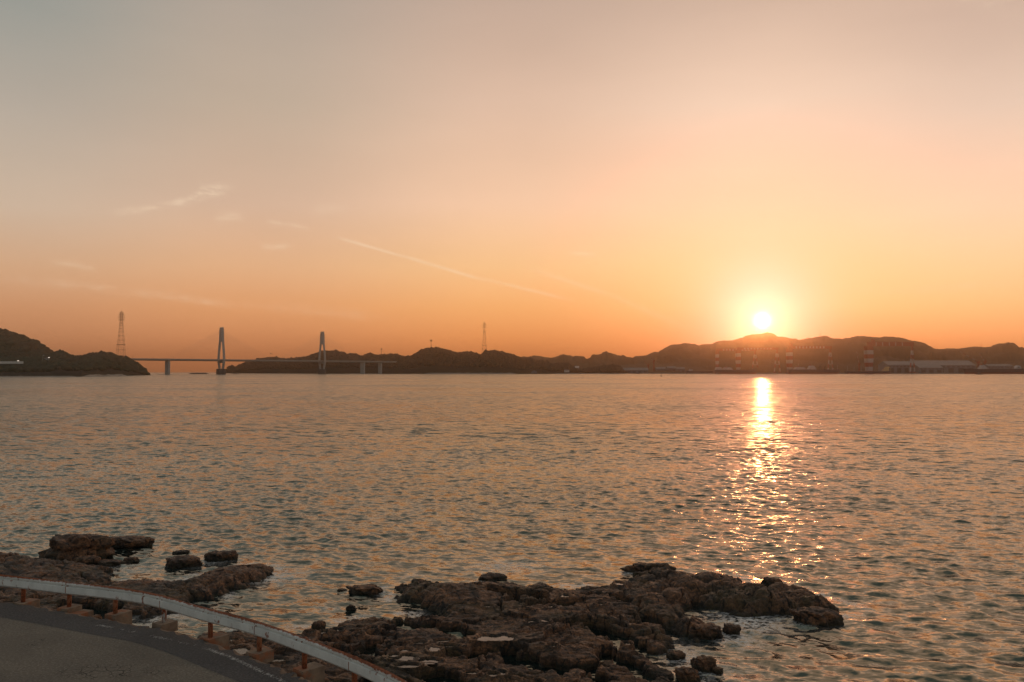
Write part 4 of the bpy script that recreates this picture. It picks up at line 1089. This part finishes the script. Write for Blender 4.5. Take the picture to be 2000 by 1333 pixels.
jib_crane(1577, 4680, 170, 10, (12, 22), 'small derrick standing up from the far skyline between two masts', matn='steel_dark', w=2.4, stripes=False)
jib_crane(1678, 3150, ZQ, 26, (-8, 52), 'red level-luffing crane left of the largest gantry crane', w=3)
jib_crane(1266, 3260, ZQ, 24, (-14, 20), 'short faint crane among sheds left of the striped gantries', w=3, stripes=False)
jib_crane(1600, 3090, ZQ, 18, (12, 16), 'low dark deck crane between two white ships', matn='steel_dark', w=2.4, stripes=False)
jib_crane(1611, 3090, ZQ, 18, (13, 17), 'low dark crane with raised arm beside the A-shaped leg', matn='steel_dark', w=2.4, stripes=False)

def ship(x0, x1, Y, hull_h, label, hullm, houses, masts=(), bow=1, red=True, name='cargo_ship', cat='ship', group='ships at the shipyard'):
    m_ = mpp(Y); c0 = loc_at((x0 + x1) / 2, Y, 0); L_ = (x1 - x0) * m_; root = empty(name, c0, label, cat, group)
    B = min(L_ * .16, 30) / 2
    st = [(-.5, .75, 0), (-.46, .95, 0), (-.2, 1, 0), (.3, 1, 0), (.42, .75, .5), (.48, .3, 1.2), (.5, .04, 1.8)]
    V = []; mi = []
    levels = [(-2.5, .9), (hull_h * .28, 1.0), (hull_h, 1.04)]
    for (t, wv, up) in st:
        for k_, (z_, f_) in enumerate(levels):
            xx_ = bow * L_ * (t + (.0 if k_ == 2 else (-.012 if t > .4 else 0)))
            V += [(xx_, -B * wv * f_, z_ + (up if k_ == 2 else 0)), (xx_, B * wv * f_, z_ + (up if k_ == 2 else 0))]
    Fc = []; n_ = 6
    for i in range(len(st) - 1):
        a = i * n_; b_ = (i + 1) * n_
        for k_ in range(2):
            Fc.append([a + 2*k_, b_ + 2*k_, b_ + 2*k_ + 2, a + 2*k_ + 2]); mi.append(1 if (k_ == 0 and red) else 0)
            Fc.append([a + 2*k_ + 1, a + 2*k_ + 3, b_ + 2*k_ + 3, b_ + 2*k_ + 1]); mi.append(1 if (k_ == 0 and red) else 0)
        Fc.append([a + 4, b_ + 4, b_ + 5, a + 5]); mi.append(0)
    for a in (0, (len(st) - 1) * n_):
        Fc.append([a, a + 1, a + 3, a + 2]); mi.append(0); Fc.append([a + 2, a + 3, a + 5, a + 4]); mi.append(0)
    mk('hull', V, Fc, [hullm, 'ship_keel'], root, mi=mi)
    for (hx0, hx1, hh_, tiers) in houses:
        cx = ((hx0 + hx1) / 2 - (x0 + x1) / 2) * m_; ww = (hx1 - hx0) * m_; g = G(); z_ = hull_h
        for k_ in range(tiers):
            f_ = 1 - .13 * k_; g.box((cx, 0, z_), (ww * f_, B * 1.7 * f_, hh_ / tiers)); z_ += hh_ / tiers + .002
        hs = g.build('deckhouse', ['ship_white'], root)
        if Y < 3500 and ww > 8:
            g = G()
            for k_ in range(tiers):
                f_ = 1 - .13 * k_; zz = hull_h + hh_ / tiers * (k_ + .35)
                nwn = max(3, int(ww * f_ / 3))
                for i in range(nwn): g.box((cx - ww * f_ / 2 + ww * f_ * (i + .5) / nwn, -B * .85 * f_ - .06, zz), (ww * f_ / nwn * .55, .12, hh_ / tiers * .35))
            g.build('window_row', ['window_dark'], hs)
        g = G(); g.box((cx - ww * .15, 0, z_), (max(ww * .16, 1), max(ww * .12, 1), hh_ * .35)); g.build('funnel', ['crane_red' if red else 'steel_dark'], root)
    for mx, mh in masts:
        cx = (mx - (x0 + x1) / 2) * m_; g = G(); g.bar((cx, 0, hull_h), (cx, 0, hull_h + mh), .9, w2=.4, sides=6); g.bar((cx - 2.5, 0, hull_h + mh * .8), (cx + 2.5, 0, hull_h + mh * .8), .4); g.build('mast', ['ship_white'], root)
    return root
ship(1395, 1478, 2960, 14, 'long ship under fitting-out with white deckhouse aft, left below the sun', 'ship_hull', [(1397, 1410, 9, 3), (1412, 1430, 8, 3)], [(1401, 22), (1420, 15)])
ship(1538, 1640, 2955, 15, 'dark-hulled ship with two white deckhouses before the striped girder crane', 'ship_hull', [(1551, 1572, 8, 3), (1578, 1592, 13, 4)], [(1560, 22), (1584, 20), (1625, 16), (1636, 16)], bow=1)
ship(1340, 1394, 3010, 10, 'low dark barge moored at the left end of the yard quay', 'ship_hull', [(1346, 1352, 6, 2)], [], red=False, name='barge')
ship(1882, 2010, 2950, 17, 'largest ship, black hull with rows of hatches at the right edge of the picture', 'ship_hull', [(1912, 1926, 13, 5)], [(1945, 12), (1962, 12), (1980, 12)], bow=-1)
ship(1652, 1740, 2975, 9, 'low red-bottomed hull section moored left of the golden block', 'ship_hull', [], [(1655, 20), (1668, 16), (1682, 14)], name='hull_section')

def shed(x0, x1, Y, ywall, yroof, label, depth=60, doors=3, group='sheds of the shipyard', wallm='shed_wall', roofm='shed_roof', name='shed', bays=1, base=ZQ, cat='building'):
    m_ = mpp(Y); c0 = loc_at((x0 + x1) / 2, Y, base); Wd = (x1 - x0) * m_
    zw = float(atY((x0+x1)/2, ywall, Y)[2]) - c0[2]; zr_ = float(atY((x0+x1)/2, yroof, Y)[2]) - c0[2]
    root = empty(name, c0, label, cat, group)
    g = G(); g.box((0, depth / 2, 0), (Wd, depth, zw)); wl_ = g.build('wall', [wallm], root)
    # pitched roof, ridge running along the front
    V = []; e = 1.0
    for x_ in (-Wd / 2 - e, Wd / 2 + e): V += [(x_, -e, zw + .01), (x_, depth * .5, zr_), (x_, depth + e, zw + .01), (x_, -e, zw + .6), (x_, depth * .5, zr_ + .6), (x_, depth + e, zw + .6)]
    Fc = [[0, 3, 4, 1], [1, 4, 5, 2], [6, 7, 10, 9], [7, 8, 11, 10], [3, 9, 10, 4], [4, 10, 11, 5], [0, 1, 7, 6], [1, 2, 8, 7], [0, 6, 9, 3], [2, 5, 11, 8], [0, 2, 1], [6, 7, 8]]
    rf = mk('roof', V, Fc, roofm, root)
    for i in range(doors):
        g = G(); x_ = -Wd / 2 + Wd * (i + .5) / doors; g.box((x_, -.12, .1), (Wd / doors * .55, .3, zw * .62)); g.build('door', ['shed_dark'], root)
    g = G()
    for i in range(max(2, doors * 2)):
        x_ = -Wd / 2 + Wd * (i + .5) / max(2, doors * 2); g.box((x_, -.12, zw * .74), (Wd / (doors * 2 + 1) * .6, .3, zw * .12))
    g.build('window_row', ['window_dark'], root)
    return root
shed(1735, 1792, 3200, 713.5, 706, 'broad grey-green shed behind the A-shaped leg of the largest crane', 90, 4)
shed(1790, 1906, 3260, 714, 704.5, 'longest shed with a wide pale roof left of the red jib crane', 110, 6)
shed(1796, 1842, 3120, 719, 713, 'lower grey shed with lilac wall in front of the longest shed', 60, 3)
shed(1212, 1266, 3140, 723.5, 719, 'long low pale shed on the shore left of the yard', 40, 5)
shed(1930, 1978, 3180, 715, 712, 'flat pale shed behind the black ship at the right edge', 50, 4)
shed(1282, 1300, 3220, 721, 717.5, 'small pale shed at the foot of the hill left of the barge', 30, 2)
shed(1304, 1320, 3230, 719.5, 716, 'pale building second along the shore right of the small shed', 30, 2)
shed(1322, 1338, 3200, 721, 718, 'low building just left of the barge', 30, 2)
# golden block of a ship on the quay
b0 = loc_at(1733, 3060); m_ = mpp(3060)
blk = empty('ship_block', b0, 'ochre building block of a ship standing on the quay right of the largest crane leg', 'ship block')
g = G(); g.box((0, 0, 0), (9 * m_, 20, 19)); g.box((-9 * m_ * .72, 0, 0), (4 * m_, 16, 13)); g.build('hull_plating', ['gold_panel'], blk)
g = G(); g.box((2.5 * m_, -10.2, 7), (2.5 * m_, .4, 11)); g.build('open_bay', ['shed_dark'], blk)
g = G(); g.box((0, 0, 19.01), (6 * m_, 14, 3)); g.build('upper_deck', ['gold_panel'], blk)
# curved bow section at far right
b0 = loc_at(1990, 2990)
bow_ = empty('bow_section', b0, 'white ring-shaped hull end standing on the quay at the right edge', 'ship block')
V = []; k = 24
for (r_, y_) in ((9, 0), (9, 14), (4.5, 14), (4.5, 0)):
    for i in range(k): V.append((r_ * math.cos(2*math.pi*i/k), y_, 17 + r_ * math.sin(2*math.pi*i/k)))
Fc = [[a*k + i, a*k + (i+1) % k, ((a+1) % 4)*k + (i+1) % k, ((a+1) % 4)*k + i] for a in range(4) for i in range(k)]
mk('ring', V, Fc, 'ship_white', bow_); g = G(); g.box((0, 7, 0), (14, 12, 9)); g.build('cradle', ['steel_dark'], bow_)
# houses
def house(px, py, Y, w, h, label, roof='house_roof', wallm='house_wall', group='houses near the shore'):
    b0 = atY(px, py, Y); root = empty('house', b0 - np.array([0, 0, 3]), label, 'house', group)
    g = G(); g.box((0, 0, 0), (w, w * .8, h + 3)); g.build('wall', [wallm], root)
    zz = h + 3; V = [(-w*.56, -w*.46, zz), (w*.56, -w*.46, zz), (w*.56, w*.46, zz), (-w*.56, w*.46, zz), (-w*.56, 0, zz + h * .55), (w*.56, 0, zz + h * .55)]
    mk('roof', V, [[0, 1, 5, 4], [2, 3, 4, 5], [0, 4, 3], [1, 2, 5], [0, 3, 2, 1]], roof, root)
    g = G()
    for i in (-1, 1): g.box((i * w * .22, -w * .4 - .05, 3 + h * .35), (w * .16, .15, h * .3))
    g.build('window', ['window_dark'], root)
house(1127, 722.5, 2990, 13, 8, 'small pale house with a pointed roof among trees at the right end of the island', roof='house_wall')
house(1107, 726, 2905, 16, 5, 'pale low house by the shore left of the pointed-roof house')
house(198, 722, 1905, 7, 4, 'tiny pale hut among trees low on the wooded point')
house(93, 704.5, 1640, 9, 4, 'grey roadside house beside the lit lamp on the wooded point', wallm='concrete_far')
# road structures and lamps on the point
b0 = atY(15, 707.5, 1480); w_ = empty('retaining_wall', b0 - np.array([0, 0, 3]), 'white roadside wall running along the slope at the left edge', 'wall')
g = G(); g.box((0, 0, 0), (54, 1.2, 4.2)); g.build('parapet', ['house_wall'], w_)
def lamp(px, py, Y, hm, label, lit=True):
    b0 = atY(px, py, Y); root = empty('street_lamp', b0, label, 'street lamp', 'lamps on the wooded point')
    g = G(); g.bar((0, 0, -2), (0, 0, hm), .45, sides=6); g.bar((0, 0, hm), (1.6, 0, hm + .4), .35, sides=5); g.build('pole', ['concrete_far'], root)
    g = G(); g.box((2.0, 0, hm + .1), (2.4, 1.2, .9)); g.build('lamp_head', ['lamp_glow' if lit else 'ship_white'], root)
lamp(33, 709, 1478, 3.0, 'lit street lamp at the right end of the white roadside wall')
lamp(83, 704, 1560, 8.5, 'tall unlit pale street lamp left of the roadside house', False)
lamp(93.5, 703.5, 1600, 4.0, 'short lit lamp over the roadside house')

# rocks and cliff by the point, breakwater, reefs
def lowrock(px0, px1, Y, h, label, name='reef', seed=1, cat='reef'):
    m_ = mpp(Y); c0 = loc_at((px0 + px1) / 2, Y, -.3); L_ = (px1 - px0) * m_; n_ = 40; V = []
    for i in range(n_ + 1):
        t = i / n_; e = math.sin(math.pi * t) ** .4; hv = h * e * (.55 + .45 * abs(float(perlin(np.array([t * 7.0]), np.array([seed * 1.3]), 2)[0])) * 2)
        x_ = (t - .5) * L_
        for (y_, z_) in ((-6, -1), (-3, hv * .8), (0, hv), (4, hv * .7), (8, -1)): V.append((x_, y_, z_))
    o = mk(name, V, grid_faces(n_ + 1, 5), 'caisson'); o.location = c0; return tag(o, label, cat)
lowrock(304, 338, 2300, 1.2, 'thin dark reef awash at the foot of the leftmost bridge pier', seed=2)
lowrock(453, 468, 2600, 3.0, 'small dark islet just right of the first bridge tower base', seed=3)
lowrock(150, 290, 1940, .9, 'thin line of dark rocks along the tip of the wooded point', seed=5)
g = G(); b0 = loc_at(388.5, 2700, 0); bw_ = empty('breakwater', b0, 'low dark detached breakwater left of the first bridge tower', 'breakwater'); m_ = mpp(2700)
g.box((0, 0, -2), (36 * m_, 14, 4.6), top=.95, topy=.6); g.box((0, 0, 2.61), (28 * m_, 5, 1.5), top=.98); g.build('mole', ['caisson'], bw_)

# boats and buoys
def small_boat(px, py, wpx, label, cabin=.35, h=1.0, mastp=True, name='fishing_boat', Y=None):
    Y = Y or shoreY(px, py); m_ = mpp(Y); L_ = wpx * m_; c0 = loc_at(px, Y, 0); root = empty(name, c0, label, 'boat', 'small boats on the strait')
    B = L_ * .16; V = []; st = [(-.5, .85, .9), (-.2, 1, .8), (.2, .95, .9), (.42, .5, 1.25), (.5, .05, 1.5)]
    for (t, wv, up) in st: V += [(L_ * t, -B * wv * .7, -.5), (L_ * t, B * wv * .7, -.5), (L_ * t, -B * wv, h * up * L_ * .11), (L_ * t, B * wv, h * up * L_ * .11)]
    Fc = []
    for i in range(4):
        a = i * 4; b_ = a + 4; Fc += [[a, b_, b_ + 2, a + 2], [a + 1, a + 3, b_ + 3, b_ + 1], [a + 2, b_ + 2, b_ + 3, a + 3]]
    Fc += [[0, 2, 3, 1], [16, 17, 19, 18]]
    mk('hull', V, Fc, 'steel_dark', root)
    z_ = h * L_ * .09; g = G(); g.box((-L_ * .08, 0, z_), (L_ * cabin, B * 1.2, L_ * .16), top=.85); g.box((-L_ * .05, 0, z_ + L_ * .16 + .01), (L_ * cabin * .6, B * .9, L_ * .07)); ch = g.build('wheelhouse', ['shed_wall'], root)
    g = G(); g.box((-L_ * .08, -B * .62, z_ + L_ * .09), (L_ * cabin * .7, .1, L_ * .04)); g.build('window', ['window_dark'], ch)
    if mastp:
        g = G(); g.bar((-L_ * .02, 0, z_ + L_ * .2), (-L_ * .02, 0, L_ * .62), L_ * .018, sides=5); g.bar((-L_ * .3, 0, z_), (-L_ * .3, 0, L_ * .4), L_ * .014, sides=5); g.bar((-L_ * .02, 0, L_ * .5), (-L_ * .3, 0, L_ * .38), L_ * .01); g.build('mast', ['steel_dark'], root)
small_boat(1913, 732.0, 13, 'working boat with a tall mast in front of the black ship at the right')
small_boat(1045, 730.8, 24, 'long low dark boat lying close off the right end of the island', cabin=.5, h=.5, mastp=False)
small_boat(1247, 730.8, 10, 'tiny dark boat off the low pale shed', cabin=.3, h=.6, mastp=False)
small_boat(1402, 731.6, 12, 'tiny boat close under the quay left below the sun', cabin=.4, h=.7, mastp=False, Y=2870)
def buoy(px, py, hpx, label, cone=True):
    Y = shoreY(px, py); m_ = mpp(Y); H_ = hpx * m_; c0 = loc_at(px, Y, 0); root = empty('buoy', c0, label, 'buoy', 'buoys on the strait')
    g = G(); g.bar((0, 0, -.4), (0, 0, H_ * .28), H_ * .5, w2=H_ * .42, sides=12); g.build('float', ['steel_dark'], root)
    g = G()
    for a in range(4):
        t = a * math.pi / 2 + .4; g.bar((H_ * .17 * math.cos(t), H_ * .17 * math.sin(t), H_ * .28), (H_ * .05 * math.cos(t), H_ * .05 * math.sin(t), H_ * .8), H_ * .04)
    g.box((0, 0, H_ * .5), (H_ * .22, H_ * .22, H_ * .03)); g.build('frame', ['steel_dark'], root)
    g = G(); g.bar((0, 0, H_ * .8), (0, 0, H_), H_ * .14, w2=H_ * .05, sides=8); g.build('topmark', ['steel_dark'], root)
buoy(1291.5, 735.6, 5.6, 'dark spar buoy, the taller one, on the water left below the hills')
buoy(1338, 735.4, 3.2, 'small faint buoy to the right of the tall dark buoy')
buoy(1138.5, 738.4, 3.0, 'squat dark buoy nearest to the shore we stand on')

# bird over the bridge
bp_ = atY(529, 691.5, 230)
V = np.array([(-.28,0,0),(-.10,-.05,.03),(.12,-.05,.04),(.24,0,.03),(.12,.05,.04),(-.10,.05,.03),(0,0,-.06),(.05,-.32,.16),(-.08,-.30,.15),(.02,-.70,.05),(-.12,-.66,.04),(.05,.32,.16),(-.08,.30,.15),(.02,.70,.05),(-.12,.66,.04),(-.42,-.08,.0),(-.42,.08,.0)])
Fc = [[0,1,6],[1,2,6],[2,3,6],[3,4,6],[4,5,6],[5,0,6],[0,5,4,3,2,1],[2,7,8,1],[7,9,10,8],[4,5,12,11],[11,12,14,13],[0,15,16]]
o = mk('bird', V, Fc, 'bird_dark'); o.location = tuple(float(q) for q in bp_); o.rotation_euler = (.25, -.1, 1.1); tag(o, 'lone dark bird gliding with spread wings above the bridge deck', 'bird')

# ------------------------------------------------------------------ haze
m, q, b = mat('haze_air'); m.node_tree.nodes.remove(b)
pv = q.new('ShaderNodeVolumePrincipled'); pv.inputs['Color'].default_value = (1.0, .76, .56, 1)
pv.inputs['Density'].default_value = 9.0e-5; pv.inputs['Anisotropy'].default_value = .96
out = [x for x in m.node_tree.nodes if x.type == 'OUTPUT_MATERIAL'][0]
m.node_tree.links.new(pv.outputs[0], out.inputs['Volume'])
g = G(); g.box((0, 6600, -45), (26000, 15600, 345)); hz = g.build('haze', ['haze_air']); tag(hz, kind='stuff')
